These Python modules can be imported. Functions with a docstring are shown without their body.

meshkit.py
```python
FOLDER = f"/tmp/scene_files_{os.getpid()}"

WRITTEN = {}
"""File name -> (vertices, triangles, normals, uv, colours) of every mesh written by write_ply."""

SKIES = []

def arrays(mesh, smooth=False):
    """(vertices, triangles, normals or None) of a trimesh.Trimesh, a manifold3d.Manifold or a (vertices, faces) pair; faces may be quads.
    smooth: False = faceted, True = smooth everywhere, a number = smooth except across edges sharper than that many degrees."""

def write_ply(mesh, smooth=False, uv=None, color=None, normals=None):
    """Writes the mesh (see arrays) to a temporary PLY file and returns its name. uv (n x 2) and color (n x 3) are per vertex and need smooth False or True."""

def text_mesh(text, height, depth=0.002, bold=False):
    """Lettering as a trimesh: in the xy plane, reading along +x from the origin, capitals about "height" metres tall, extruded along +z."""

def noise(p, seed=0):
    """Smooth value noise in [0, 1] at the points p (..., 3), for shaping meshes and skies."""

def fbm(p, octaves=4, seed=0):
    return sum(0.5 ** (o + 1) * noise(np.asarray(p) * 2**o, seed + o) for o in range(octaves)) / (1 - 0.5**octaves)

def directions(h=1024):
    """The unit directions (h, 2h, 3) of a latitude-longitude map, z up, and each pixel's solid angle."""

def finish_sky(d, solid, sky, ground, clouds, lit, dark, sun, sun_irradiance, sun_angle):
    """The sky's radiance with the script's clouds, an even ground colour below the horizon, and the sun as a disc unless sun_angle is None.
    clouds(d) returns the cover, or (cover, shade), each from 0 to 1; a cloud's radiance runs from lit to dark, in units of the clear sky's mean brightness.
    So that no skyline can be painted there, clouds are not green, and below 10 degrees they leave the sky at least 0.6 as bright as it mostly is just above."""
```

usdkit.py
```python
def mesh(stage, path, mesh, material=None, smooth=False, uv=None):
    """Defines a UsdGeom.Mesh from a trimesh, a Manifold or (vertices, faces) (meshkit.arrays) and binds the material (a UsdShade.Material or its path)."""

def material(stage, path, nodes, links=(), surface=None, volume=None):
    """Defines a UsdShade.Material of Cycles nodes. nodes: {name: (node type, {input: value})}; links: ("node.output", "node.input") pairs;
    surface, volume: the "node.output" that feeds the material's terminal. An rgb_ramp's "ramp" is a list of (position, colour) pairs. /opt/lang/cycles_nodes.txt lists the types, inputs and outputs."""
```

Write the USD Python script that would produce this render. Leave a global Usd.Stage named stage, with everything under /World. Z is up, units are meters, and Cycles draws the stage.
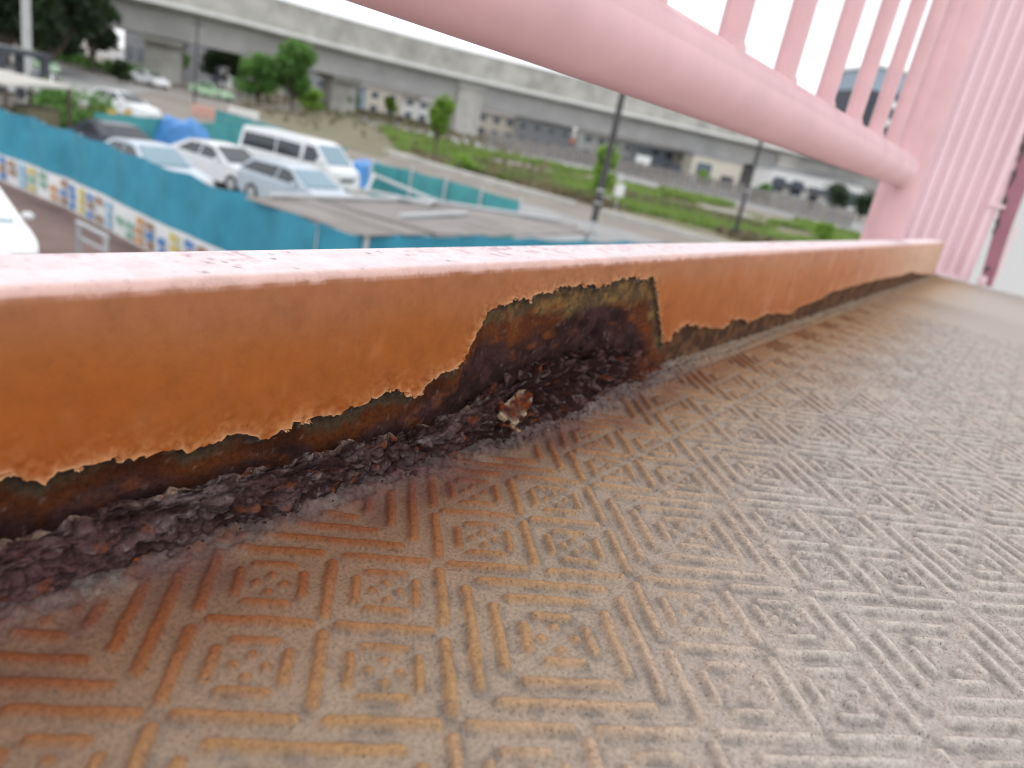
import math, random
import numpy as np, trimesh, usdkit, meshkit
from scipy.spatial import Delaunay, cKDTree
from shapely.geometry import Polygon, Point, LineString
import shapely
from pxr import Usd, UsdGeom, UsdLux, UsdShade, Gf, Sdf, Vt

stage = Usd.Stage.CreateInMemory()
UsdGeom.SetStageUpAxis(stage, UsdGeom.Tokens.z)
UsdGeom.SetStageMetersPerUnit(stage, 1.0)
WORLD = UsdGeom.Xform.Define(stage, '/World')
stage.SetDefaultPrim(WORLD.GetPrim())
UsdGeom.Scope.Define(stage, '/World/Looks')
rng = np.random.default_rng(7)
random.seed(7)

# ------------------------------------------------------------------ camera
S = 0.08                                     # metres per pattern tile of the deck sheet
FPX = 727.7                                  # focal length in pixels of the 1024 wide picture
CAM = np.array([-2.46920658, -1.78788565, 2.04060864]) * S
PITCH, YAW, ROLL = map(math.radians, (19.0485, 57.3394, -11.6145))
fw = np.array([math.sin(YAW) * math.cos(PITCH), math.cos(YAW) * math.cos(PITCH), -math.sin(PITCH)])
rt0 = np.array([math.cos(YAW), -math.sin(YAW), 0.0])
dn0 = np.cross(fw, rt0)
RT = math.cos(ROLL) * rt0 + math.sin(ROLL) * dn0
DN = np.cross(fw, RT)
CM = np.array([RT, DN, fw])
cam = UsdGeom.Camera.Define(stage, '/World/camera')
cam.CreateHorizontalApertureAttr(7.44)
cam.CreateVerticalApertureAttr(7.44 * 0.75)
cam.CreateFocalLengthAttr(7.44 * FPX / 1024)
cam.CreateFStopAttr(1.8)
cam.CreateFocusDistanceAttr(0.31)
cam.CreateClippingRangeAttr(Gf.Vec2f(0.01, 5000))
cam.CreateExposureAttr(0.2)
cam.AddTransformOp().Set(Gf.Matrix4d(*RT, 0, *(-DN), 0, *(-fw), 0, *CAM, 1))

# ------------------------------------------------------------------ sky and sun (bright overcast)
SUN_AZ, SUN_EL = math.radians(35), math.radians(58)      # azimuth from +y towards +x
sd = np.array([math.sin(SUN_AZ) * math.cos(SUN_EL), math.cos(SUN_AZ) * math.cos(SUN_EL), math.sin(SUN_EL)])
dome = UsdLux.DomeLight.Define(stage, '/World/sky')
skym = usdkit.material(stage, '/World/Looks/overcast_sky', {
    'tc': ('texture_coordinate', {}),
    'map': ('mapping', {'scale': (1.5, 1.5, 4.0)}),
    'n': ('noise_texture', {'scale': 1.6, 'detail': 5.0, 'roughness': 0.55}),
    'r': ('rgb_ramp', {'ramp': [(0.25, (9.0, 9.3, 9.8)), (0.75, (13.5, 13.7, 14.0))]}),
    'sky': ('sky_texture', {'sky_type': 'single_scattering', 'sun_disc': False, 'sun_elevation': SUN_EL, 'sun_rotation': SUN_AZ}),
    'mx': ('mix', {'fac': 0.9}),
    'bg': ('background_shader', {'strength': 0.10})},
    [('tc.generated', 'map.vector'), ('map.vector', 'n.vector'), ('n.fac', 'r.fac'), ('sky.color', 'mx.color1'), ('r.color', 'mx.color2'), ('mx.color', 'bg.color')], surface='bg.background')
UsdShade.MaterialBindingAPI.Apply(dome.GetPrim()).Bind(skym)
dome.GetPrim().SetCustomDataByKey('kind', 'structure')
sun = UsdLux.DistantLight.Define(stage, '/World/sun')
sun.CreateNormalizeAttr(True); sun.CreateIntensityAttr(0.3); sun.CreateAngleAttr(25.0); sun.CreateColorAttr(Gf.Vec3f(1.0, 0.97, 0.93))
zq = sd; xq = np.cross([0, 0, 1.0], zq); xq /= np.linalg.norm(xq); yq = np.cross(zq, xq)
sun.AddTransformOp().Set(Gf.Matrix4d(*xq, 0, *yq, 0, *zq, 0, 0, 0, 0, 1))

# ------------------------------------------------------------------ helpers
used = {}
def path_for(name, parent=None):
    base = (parent.GetPath().pathString if parent is not None else '/World') + '/' + name
    k = used.get(base, 0); used[base] = k + 1
    return base if k == 0 else f'{base}_{k:03d}'
def cat(meshes):
    return trimesh.util.concatenate(meshes) if len(meshes) > 1 else meshes[0]
def obj(name, mesh, mat, parent=None, smooth=False, kind=None, label=None):
    m = usdkit.mesh(stage, path_for(name, parent), mesh, mat, smooth=smooth)
    p = m.GetPrim()
    if kind: p.SetCustomDataByKey('kind', kind)
    if label: p.SetCustomDataByKey('label', label)
    return p
def tag(p, label, category, group=None, kind=None):
    p.SetCustomDataByKey('label', label); p.SetCustomDataByKey('category', category)
    if group: p.SetCustomDataByKey('group', group)
    if kind: p.SetCustomDataByKey('kind', kind)
    return p
def thing(name, label, category, loc=(0, 0, 0), rotz=0.0, group=None, scale=None):
    x = UsdGeom.Xform.Define(stage, path_for(name))
    x.AddTranslateOp().Set(Gf.Vec3d(*map(float, loc)))
    if rotz: x.AddRotateZOp().Set(math.degrees(rotz))
    if scale: x.AddScaleOp().Set(Gf.Vec3f(*scale))
    return tag(x.GetPrim(), label, category, group)
def copy(src, label, loc, rotz=0.0, group=None, scale=None):
    t = thing(src.GetName().rstrip('0123456789').rstrip('_'), label, src.GetCustomDataByKey('category'), loc, rotz, group or src.GetCustomDataByKey('group'), scale)
    t.GetReferences().AddInternalReference(src.GetPath()); t.SetInstanceable(True)
    return t
def vmesh(name, v, f, mat, parent=None, normals=None, prim=None, kind=None, label=None):
    """a mesh with per-vertex normals and colour / float primvars"""
    p = path_for(name, parent)
    m = UsdGeom.Mesh.Define(stage, p)
    f = np.asarray(f)
    u = np.unique(f)
    if len(u) != len(v):
        f = np.searchsorted(u, f); v = v[u]; normals = normals[u] if normals is not None else None; prim = {a: b[u] for a, b in (prim or {}).items()}
    m.CreatePointsAttr(Vt.Vec3fArray.FromNumpy(np.ascontiguousarray(v, np.float32)))
    m.CreateFaceVertexCountsAttr(Vt.IntArray.FromNumpy(np.full(len(f), f.shape[1], np.int32)))
    m.CreateFaceVertexIndicesAttr(Vt.IntArray.FromNumpy(np.ascontiguousarray(f, np.int32).ravel()))
    m.CreateSubdivisionSchemeAttr('none')
    if normals is not None:
        m.CreateNormalsAttr(Vt.Vec3fArray.FromNumpy(np.ascontiguousarray(normals, np.float32))); m.SetNormalsInterpolation('vertex')
    for k, a in (prim or {}).items():
        a = np.ascontiguousarray(a, np.float32)
        if a.ndim == 2:
            UsdGeom.PrimvarsAPI(m).CreatePrimvar(k, Sdf.ValueTypeNames.Color3fArray, 'vertex').Set(Vt.Vec3fArray.FromNumpy(a))
        else:
            UsdGeom.PrimvarsAPI(m).CreatePrimvar(k, Sdf.ValueTypeNames.FloatArray, 'vertex').Set(Vt.FloatArray.FromNumpy(a))
    UsdShade.MaterialBindingAPI.Apply(m.GetPrim()).Bind(mat)
    if kind: m.GetPrim().SetCustomDataByKey('kind', kind)
    if label: m.GetPrim().SetCustomDataByKey('label', label)
    return m.GetPrim()
def sub(name, v, f, sel, mat, parent, normals, prim, **k):
    """the faces f[sel] of a larger mesh as a mesh of its own"""
    g = f[sel]; u, inv = np.unique(g, return_inverse=True)
    return vmesh(name, v[u], inv.reshape(g.shape), mat, parent, normals[u] if normals is not None else None, {a: b[u] for a, b in prim.items()}, **k)
def vnormals(v, f):
    if f.shape[1] == 4: f = np.vstack([f[:, [0, 1, 2]], f[:, [0, 2, 3]]])
    n = np.zeros_like(v); c = np.cross(v[f[:, 1]] - v[f[:, 0]], v[f[:, 2]] - v[f[:, 0]])
    for k in range(3):
        for d in range(3): n[:, d] += np.bincount(f[:, k], c[:, d], len(v))
    return n / np.maximum(np.linalg.norm(n, axis=1, keepdims=True), 1e-20)
def gridfaces(nu, nv):
    i = np.arange(nu * nv).reshape(nu, nv)
    return np.stack([i[:-1, :-1], i[1:, :-1], i[1:, 1:], i[:-1, 1:]], -1).reshape(-1, 4)
def sstep(a, b, x):
    t = np.clip((x - a) / (b - a), 0, 1); return t * t * (3 - 2 * t)
def mixc(a, b, t):
    return np.asarray(a) * (1 - t[..., None]) + np.asarray(b) * t[..., None]
def fbm2(x, y, s, o=4, seed=0):
    return meshkit.fbm(np.stack([x * s + 31.7, y * s + 17.3, np.full_like(x, seed * 3.7 + .5)], -1), o, seed)
def box(sx, sy, sz, at=(0, 0, 0), bevel=0.0):
    """a box whose base stands at 'at' (centre of the bottom face), edges chamfered"""
    if bevel <= 0:
        b = trimesh.creation.box((sx, sy, sz))
    else:
        pts = []
        for dx in (-1, 1):
            for dy in (-1, 1):
                for dz in (-1, 1):
                    for k in range(3):
                        q = np.array([dx * sx / 2, dy * sy / 2, dz * sz / 2]); 
                        for j in range(3):
                            if j != k: q[j] -= np.sign(q[j]) * bevel
                        pts.append(q)
        b = trimesh.convex.convex_hull(np.array(pts))
    b.apply_translation([at[0], at[1], at[2] + sz / 2]); return b
def tube(a, b, r, r2=None, n=20, cap=True):
    a, b = np.array(a, float), np.array(b, float); r2 = r if r2 is None else r2
    d = b - a; L = np.linalg.norm(d); d /= L
    u = np.cross(d, [0, 0, 1.0] if abs(d[2]) < .9 else [1.0, 0, 0]); u /= np.linalg.norm(u); w = np.cross(d, u)
    t = np.arange(n) / n * 2 * np.pi; ring = np.cos(t)[:, None] * u + np.sin(t)[:, None] * w
    v = np.vstack([a + ring * r, b + ring * r2, [a], [b]]); f = []
    for i in range(n):
        j = (i + 1) % n; f += [[i, j, n + j], [i, n + j, n + i]]
        if cap: f += [[2 * n, j, i], [2 * n + 1, n + i, n + j]]
    m = trimesh.Trimesh(v, f, process=False); m.fix_normals(); return m
def lathe(profile, n=28, axis_from=(0, 0, 0)):
    m = trimesh.creation.revolve(np.array(profile), sections=n); m.apply_translation(axis_from); return m
def prism(poly, y0, y1):
    """polygon in the xz plane extruded along y"""
    p = Polygon(poly) if not isinstance(poly, Polygon) else poly
    m = trimesh.creation.extrude_polygon(p, y1 - y0, engine='earcut')
    v = m.vertices.copy(); m.vertices = np.c_[v[:, 0], y1 - v[:, 2], v[:, 1]]; m.fix_normals(); return m

# ------------------------------------------------------------------ materials
def look(name, col, rough=0.6, var=0.12, scale=6.0, bump=0.0, bscale=60.0, bdist=0.002, col2=None, metallic=0.0, spec=0.5, detail=4.0, trans=None):
    """a plain procedural paint / stone / cloth: base colour broken up by noise, optional bump"""
    c = np.array(col, float); c2 = np.array(col2, float) if col2 is not None else c * (1 - var)
    n = {'tc': ('texture_coordinate', {}), 'n': ('noise_texture', {'scale': scale, 'detail': detail, 'roughness': .6}),
         'r': ('rgb_ramp', {'ramp': [(.3, tuple(c2)), (.7, tuple(c * (1 + var * .4)))]}),
         'p': ('principled_bsdf', {'roughness': rough, 'metallic': metallic, 'specular_ior_level': spec})}
    l = [('tc.object', 'n.vector'), ('n.fac', 'r.fac'), ('r.color', 'p.base_color')]
    out = 'p.BSDF'
    if bump:
        n['bn'] = ('noise_texture', {'scale': bscale, 'detail': 5.0, 'roughness': .65}); n['b'] = ('bump', {'strength': bump, 'distance': bdist})
        l += [('tc.object', 'bn.vector'), ('bn.fac', 'b.height'), ('b.normal', 'p.normal')]
    if trans:
        n['t'] = ('translucent_bsdf', {'color': trans}); n['ms'] = ('mix_closure', {'fac': .35}); l += [('p.BSDF', 'ms.closure1'), ('t.BSDF', 'ms.closure2')]; out = 'ms.closure'
    return usdkit.material(stage, '/World/Looks/' + name, n, l, surface=out)
def tinted(name, rough=0.8, bumps=((900.0, .3, .0006),), grit=0.0, gritscale=1500.0, gritcol=(.05, .045, .04), spec=0.4, var=.18, vscale=250.0, roughvar=0.0):
    """colour from the mesh's 'tint' primvar, broken up by fine noise; stacked bumps"""
    n = {'tc': ('texture_coordinate', {}), 'a': ('attribute', {'attribute': 'tint'}),
         'vn': ('noise_texture', {'scale': vscale, 'detail': 6.0, 'roughness': .7}),
         'vr': ('rgb_ramp', {'ramp': [(.25, (1 - var * 1.6,) * 3), (.5, (1, 1, 1)), (.75, (1 + var,) * 3)]}),
         'm': ('mix', {'mix_type': 'multiply', 'fac': 1.0}), 'p': ('principled_bsdf', {'roughness': rough, 'specular_ior_level': spec})}
    l = [('tc.object', 'vn.vector'), ('vn.fac', 'vr.fac'), ('a.color', 'm.color1'), ('vr.color', 'm.color2')]
    last = 'm.color'
    if grit:
        n['gn'] = ('noise_texture', {'scale': gritscale, 'detail': 3.0, 'roughness': .6}); n['gr'] = ('rgb_ramp', {'ramp': [(.60, (0, 0, 0)), (.72, (grit,) * 3)]})
        n['gm'] = ('mix', {'color2': gritcol}); l += [('tc.object', 'gn.vector'), ('gn.fac', 'gr.fac'), ('gr.color', 'gm.fac'), (last, 'gm.color1')]; last = 'gm.color'
    l.append((last, 'p.base_color'))
    prev = None
    for k, (sc, st, di) in enumerate(bumps):
        n[f'bn{k}'] = ('noise_texture', {'scale': sc, 'detail': 6.0, 'roughness': .65}); n[f'b{k}'] = ('bump', {'strength': st, 'distance': di})
        l += [('tc.object', f'bn{k}.vector'), (f'bn{k}.fac', f'b{k}.height')]
        if prev: l.append((prev, f'b{k}.normal'))
        prev = f'b{k}.normal'
    if prev: l.append((prev, 'p.normal'))
    return usdkit.material(stage, '/World/Looks/' + name, n, l, surface='p.BSDF')
M_deck = tinted('worn_deck_sheet', rough=.95, bumps=((500.0, .6, .0009), (1900.0, .6, .0004)), grit=.75, gritscale=800.0, var=.3, vscale=620.0, spec=.12)
M_coat = tinted('rust_stained_paint', rough=.62, bumps=((45.0, .2, .002), (420.0, .22, .0006), (1300.0, .2, .0003)), var=.12, vscale=75.0, spec=.22, grit=.16, gritscale=260.0, gritcol=(.13, .035, .01))
M_steel = tinted('corroded_steel', rough=.92, bumps=((400.0, .8, .0014), (1600.0, .7, .0006)), var=.4, vscale=500.0, spec=.12)
M_crust = tinted('flaking_rust', rough=.95, bumps=((500.0, .9, .0016), (1800.0, .9, .0007)), var=.5, vscale=700.0, spec=.08)
M_pink = look('pink_rail_paint', (.69, .42, .435), rough=.45, var=.12, scale=14.0, bump=.10, bscale=70.0, bdist=.0012)
M_panel = look('pink_panel_paint', (.80, .58, .62), rough=.42, var=.06, scale=5.0, bump=.08, bscale=60.0, bdist=.001)
M_mauve = look('mauve_post_paint', (.36, .15, .20), rough=.5, var=.15, scale=14.0, bump=.1, bscale=80.0, bdist=.001)
M_dark = look('dark_bolt_steel', (.05, .045, .045), rough=.6)

# ------------------------------------------------------------------ walkway deck: ribbed sheet
U = 2 ** .5
def ribs():
    """bars (ax, ay, bx, by, radius) of the moulded pattern, tile units in the curb frame (x along the kerb)"""
    out = []
    g = .062
    def add(i0, j0, i1, j1, r=.030):
        P = lambda i, j: ((i - j) / U, -(i + j) / U)
        (ax, ay), (bx, by) = P(i0, j0), P(i1, j1)
        x, y = (ax + bx) / 2, (ay + by) / 2
        if -3.0 < x < 15.0 and -4.2 < y < .95: out.append((ax, ay, bx, by, r))
    for i in range(-4, 16):
        for j in range(-16, 8):
            x, y = (i - j) / U, -(i + j) / U
            if not (-4.5 < x < 16.0 and -5.5 < y < 2.0): continue
            for h in (0, .5):
                add(i + h + g, j, i + h + .5 - g, j); add(i, j + h + g, i, j + h + .5 - g)
            if (i + j) % 2 == 0:
                for k in (1, 2, 3):
                    d = .118 * k; e = d + .072
                    add(i + e, j + d, i + 1 - e, j + d); add(i + e, j + 1 - d, i + 1 - e, j + 1 - d)
                    add(i + d, j + e, i + d, j + 1 - e); add(i + 1 - d, j + e, i + 1 - d, j + 1 - e)
                for a, b in ((.078, 0), (-.078, 0), (0, .078), (0, -.078)): add(i + .5 + a, j + .5 + b, i + .5 + a + 1e-4, j + .5 + b, .031)
            else:
                for h in (0, .5):
                    add(i + h + g, j + .5, i + h + .5 - g, j + .5); add(i + .5, j + h + g, i + .5, j + h + .5 - g)
                    for w in (0, .5):
                        d = .115; e = d + .055
                        add(i + h + e, j + w + d, i + h + .5 - e, j + w + d, .026); add(i + h + e, j + w + .5 - d, i + h + .5 - e, j + w + .5 - d, .026)
                        add(i + h + d, j + w + e, i + h + d, j + w + .5 - e, .026); add(i + h + .5 - d, j + w + e, i + h + .5 - d, j + w + .5 - e, .026)
                        for a, b in ((.06, 0), (-.06, 0), (0, .06), (0, -.06)): add(i + h + .25 + a, j + w + .25 + b, i + h + .25 + a + 1e-4, j + w + .25 + b, .026)
    return np.array(sorted(set(out)))
RB = ribs()
def axis(a, b, d0, c, k):
    """coordinates from a to b, step d0 near c, growing with the distance"""
    xs = [a]
    while xs[-1] < b: xs.append(xs[-1] + d0 * max(1.0, (xs[-1] - c) / k))
    xs[-1] = b; return np.array(xs)
KX1 = 28.2                                     # deck ends here (tiles)
gx = axis(-2.7, KX1, .0125, 3.0, 5.0); gy = np.concatenate([np.arange(-3.2, .96, .0125), [.975, 1.0]])
GX, GY = np.meshgrid(gx, gy, indexing='ij')
wx = GX + (fbm2(GX, GY, 11, 3, 1) - .5) * .017; wy = GY + (fbm2(GX, GY, 11, 3, 2) - .5) * .017
r_d = np.full(GX.shape, 9.0); r_id = np.full(GX.shape, -1)
for k, (ax, ay, bx, by, r) in enumerate(RB):
    m = .09
    i0, i1 = np.searchsorted(gx, [min(ax, bx) - m, max(ax, bx) + m]); j0, j1 = np.searchsorted(gy, [min(ay, by) - m, max(ay, by) + m])
    if i1 <= i0 or j1 <= j0: continue
    px, py = wx[i0:i1, j0:j1] - ax, wy[i0:i1, j0:j1] - ay
    L2 = (bx - ax) ** 2 + (by - ay) ** 2; t = np.clip((px * (bx - ax) + py * (by - ay)) / L2, 0, 1)
    d = np.hypot(px - t * (bx - ax), py - t * (by - ay)) - r
    s = r_d[i0:i1, j0:j1]; w = d < s
    s[w] = d[w]; r_id[i0:i1, j0:j1][w] = k
n_lo = fbm2(GX, GY, 1.1, 4, 3); n_mid = fbm2(GX, GY, 5, 4, 4); n_hi = fbm2(GX, GY, 26, 4, 5)
edge = .62 + .17 * (n_mid - .5) - .10 * sstep(-1, 2.2, GX) * sstep(4.5, 2.5, GX) + .10 * sstep(4, 9, GX)      # beyond this the ribs drown in dirt
drown = sstep(-.05, .16, GY - edge)
wear = 1 - .35 * sstep(.45, .7, n_lo)
rib = sstep(.009, -.019, r_d) * wear * (1 - .93 * drown) * (1 - .6 * sstep(9, 15, GX))
H = rib * .031 + (n_hi - .5) * .006 + (n_mid - .5) * .008 + drown * (.028 + .05 * (n_mid - .5) + .055 * (n_hi - .5) * (1 - .5 * sstep(4, 8, GX)))
H += .02 * sstep(.7, .93, GY) * drown
crack = np.abs(GY - (.815 + .03 * np.sin(GX * 1.7) + .05 * (n_mid - .5)))
H -= .03 * sstep(.02, .0, crack) * sstep(3.4, 4.2, GX) * sstep(26, 20, GX)
v_deck = np.stack([GX * S, GY * S, H * S], -1).reshape(-1, 3)
f_deck = gridfaces(len(gx), len(gy))
# stains: rust runs from the kerb over the sheet, warm near it, grey far from it
stain = sstep(-.15, .95, GY + .75 * (n_lo - .5) + .55 * (fbm2(GX, GY, 2.6, 4, 6) - .5) + .45 * sstep(3.5, -.5, GX) - .10 * sstep(3, 9, GX))
stain2 = sstep(-1.3, .5, GY + .8 * (n_lo - .5) + .95 * sstep(3.4, -1.2, GX) - .15 * sstep(2, 8, GX))
tan = sstep(4, 12, GX) * sstep(-.7, .4, GY + .7 * (n_lo - .5))
groove = mixc((.415, .365, .33), (.375, .29, .215), stain2)
groove = mixc(groove, (.27, .155, .09), stain * .9)
top = mixc((.51, .455, .405), (.41, .24, .115), stain2)
top = mixc(top, (.27, .092, .035), stain)
tint = mixc(groove, top, sstep(.15, .75, rib / np.maximum(wear, .1)))
ring_d = np.exp(-((r_d - .006) / .02) ** 2) * sstep(.4, .62, fbm2(GX, GY, 14, 3, 8)) * (1 - stain * .8) * (1 - drown)
tint = mixc(tint, (.15, .14, .135), ring_d * .5)
tint = mixc(tint, (.40, .26, .145), tan * .75 * sstep(.35, .6, n_mid))
dirt = mixc((.18, .14, .125), (.25, .215, .19), sstep(.35, .65, n_mid)); dirt = mixc(dirt, (.10, .05, .05), sstep(.55, .72, n_hi) * .8)
dirt = mixc(dirt, (.34, .25, .17), sstep(3.5, 6, GX) * .75); dirt = mixc(dirt, (.30, .12, .05), sstep(.57, .7, fbm2(GX, GY, 9, 4, 9)) * .6)
tint = mixc(tint, dirt, drown)
tint = mixc(tint, (.14, .06, .058), sstep(.42, .04, np.abs(GY - (edge + .02))) * .6 * sstep(7, 3, GX) * sstep(.3, .6, fbm2(GX, GY, 3, 4, 10)))
tint = mixc(tint, (.05, .03, .025), sstep(.016, .0, crack) * sstep(3.4, 4.2, GX) * sstep(26, 20, GX) * .8)
tint = tint * (1 + .16 * (n_hi[..., None] - .5)); tint = tint.reshape(-1, 3)
n_deck = vnormals(v_deck, f_deck)
rf, df = rib.ravel()[f_deck].mean(1), r_id.ravel()[f_deck[:, 0]]
is_rib = (rf > .18) & (df >= 0)
deck = sub('walkway_deck', v_deck, f_deck, ~is_rib, M_deck, None, n_deck, {'tint': tint}, kind='structure')
cen = (RB[:, :2] + RB[:, 2:4]) / 2
def project(P):
    d = (np.asarray(P, float) - CAM) @ CM.T
    return 512 + FPX * d[..., 0] / d[..., 2], 384 + FPX * d[..., 1] / d[..., 2], d[..., 2]
pu, pv, pz = project(np.c_[cen * S, np.zeros(len(cen))])
seen = (pu > -30) & (pu < 1054) & (pv < 800) & (pz > 0)
size = np.where(seen, (np.hypot(RB[:, 2] - RB[:, 0], RB[:, 3] - RB[:, 1]) + .05) / np.maximum(pz, .01), 0)
cnt = np.bincount(df[is_rib], minlength=len(RB))
big = [k for k in np.argsort(-size) if size[k] > 0 and cnt[k] > 8][:290]
order = np.argsort(df, kind='stable'); order = order[is_rib[order]]
lo, hi = np.searchsorted(df[order], np.arange(len(RB))), np.searchsorted(df[order], np.arange(len(RB)), 'right')
done = np.zeros(len(f_deck), bool)
for k in big:
    sel = order[lo[k]:hi[k]]; done[sel] = True
    sub('rib', v_deck, f_deck, sel, M_deck, deck, n_deck, {'tint': tint})
sub('far_ribs', v_deck, f_deck, is_rib & ~done, M_deck, deck, n_deck, {'tint': tint}, kind='stuff')
M_plain = look('plain_deck_sheet', (.40, .36, .31), rough=.8, var=.1, bump=.3, bscale=300.0, bdist=.001)
obj('deck_side', trimesh.util.concatenate([box((KX1 + 2.7) * S + 2, 1.3, .05, ((KX1 - 2.7) * S / 2 - 1, -3.2 * S - .65, -.05)), box(2.0, 1.5, .05, (-2.7 * S - 1.0, .08 - .336, -.0502))]), M_plain, deck)

# ------------------------------------------------------------------ steel kerb with peeling paint
KY, KW, KZ, KX0 = .924, .46, 1.208, -4.0       # inner face, width, height, near end (tiles)
KEND = 27.4
kerb = thing('kerb', 'low pink steel kerb along the walkway edge, its inner face orange with rust stain, paint peeling off a rusted base', 'kerb')
# lower edge of the paint on the inner face: points read off along the kerb (x, z)
EDGE_UV = [(0,475),(20,476),(35,482),(42,482),(48,475),(60,472),(100,462),(150,454),(177,449),(208,441),(233,434),(237,431),(258,433),(267,435),(283,431),(287,427),(292,421),(300,421),(312,417),(323,414),(337,412),(344,406),(360,405),(370,398),(383,391),(395,388.5),(405,389),(414,394),(420,391),(423,384),(428,379),(437,373.5),(441,370),(452,365),(465,355),(470,338),(479,325),(486,311),(496,303),(516,297.6),(543,292.5),(560,286),(584,286),(607,280.6),(618,276.6),(624,279),(633,272),(640,279),(650,275.5),(655,291),(658,318),(661.7,342),(666,343),(670,334),(677.5,326.6),(687,323),(702,326.6),(718,327.5),(726,323),(729,319),(740,317),(746,322),(765,314),(777,312.5),(788,314),(796,308),(815,301.6),(827,295.3),(843,290),(859,285),(877,282),(899,278),(909,274),(915,275.5),(934,275)]
def on_face(u, v):
    d = CM.T @ np.array([(u - 512) / FPX, (v - 384) / FPX, 1.0]); p = CAM / S + (KY - CAM[1] / S) / d[1] * d
    return p[0], p[2]
E0 = np.array([on_face(*e) for e in EDGE_UV])
E0 = np.vstack([[KX0, .47], [-2.6, .50], [-1.9, .47], E0[E0[:, 0] < KEND - .4], [KEND - .2, .05], [KEND, .05]])
E0[:, 1] += .07 * sstep(8, 14, E0[:, 0]) * sstep(27, 25, E0[:, 0])
E0[:, 1] = np.where(E0[:, 0] > 5, np.clip(E0[:, 1], .06, .42), E0[:, 1])
def densify(P, step, amp, seed):
    out = []
    for a, b in zip(P[:-1], P[1:]):
        L = np.hypot(*(b - a)); st = step * max(1.0, (a[0] - 4) / 3); n = max(1, int(L / st))
        out += [a + (b - a) * t for t in np.arange(n) / n]
    Q = np.array(out + [P[-1]])
    near = 1 / (1 + np.maximum(0, Q[:, 0] - 5) * .1)
    for s, am in ((7, .05), (22, .034), (60, .022), (150, .011)):
        a_ = (meshkit.fbm(np.c_[Q[:, 0] * s, Q[:, 1] * s, np.full(len(Q), seed + .3)], 3, seed) - .5) * amp * am * 2
        b_ = (meshkit.fbm(np.c_[Q[:, 0] * s, Q[:, 1] * s, np.full(len(Q), seed + 9.3)], 3, seed + 5) - .5) * amp * am * 2
        Q = Q + np.c_[a_ * near, b_ * near]
    return Q
EDGE = densify(E0, .014, 1.0, 3)
RC = .03                                       # rounding of the kerb's top edge
SF = KZ - RC; ST = SF + RC * math.pi / 2; SEND = ST + KW - 2 * RC; SBK = SEND + RC * math.pi / 2 + .3
def wrap(x, s, out):
    """paint sheet coordinates (along, up the face and over the top) to space; out = how far it stands off"""
    a = np.clip((s - SF) / RC, 0, math.pi / 2); e = np.clip((s - SEND) / RC, 0, math.pi / 2)
    y = np.where(s < SF, KY - out, np.where(s < ST, KY + RC - (RC + out) * np.cos(a), np.where(s < SEND, KY + RC + s - ST, KY + KW - RC + (RC + out) * np.sin(e))))
    z = np.where(s < SF, s, np.where(s < ST, KZ - RC + (RC + out) * np.sin(a), np.where(s < SEND, KZ + out, KZ - RC + (RC + out) * np.cos(e) - np.maximum(0, s - SEND - RC * math.pi / 2))))
    return np.stack([x, y, z], -1)
poly = Polygon(np.vstack([EDGE, [[KEND, SBK], [KX0, SBK]]])).buffer(0)
if poly.geom_type != 'Polygon': poly = max(poly.geoms, key=lambda g: g.area)
ring = np.array(poly.exterior.coords)[:-1]
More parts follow.
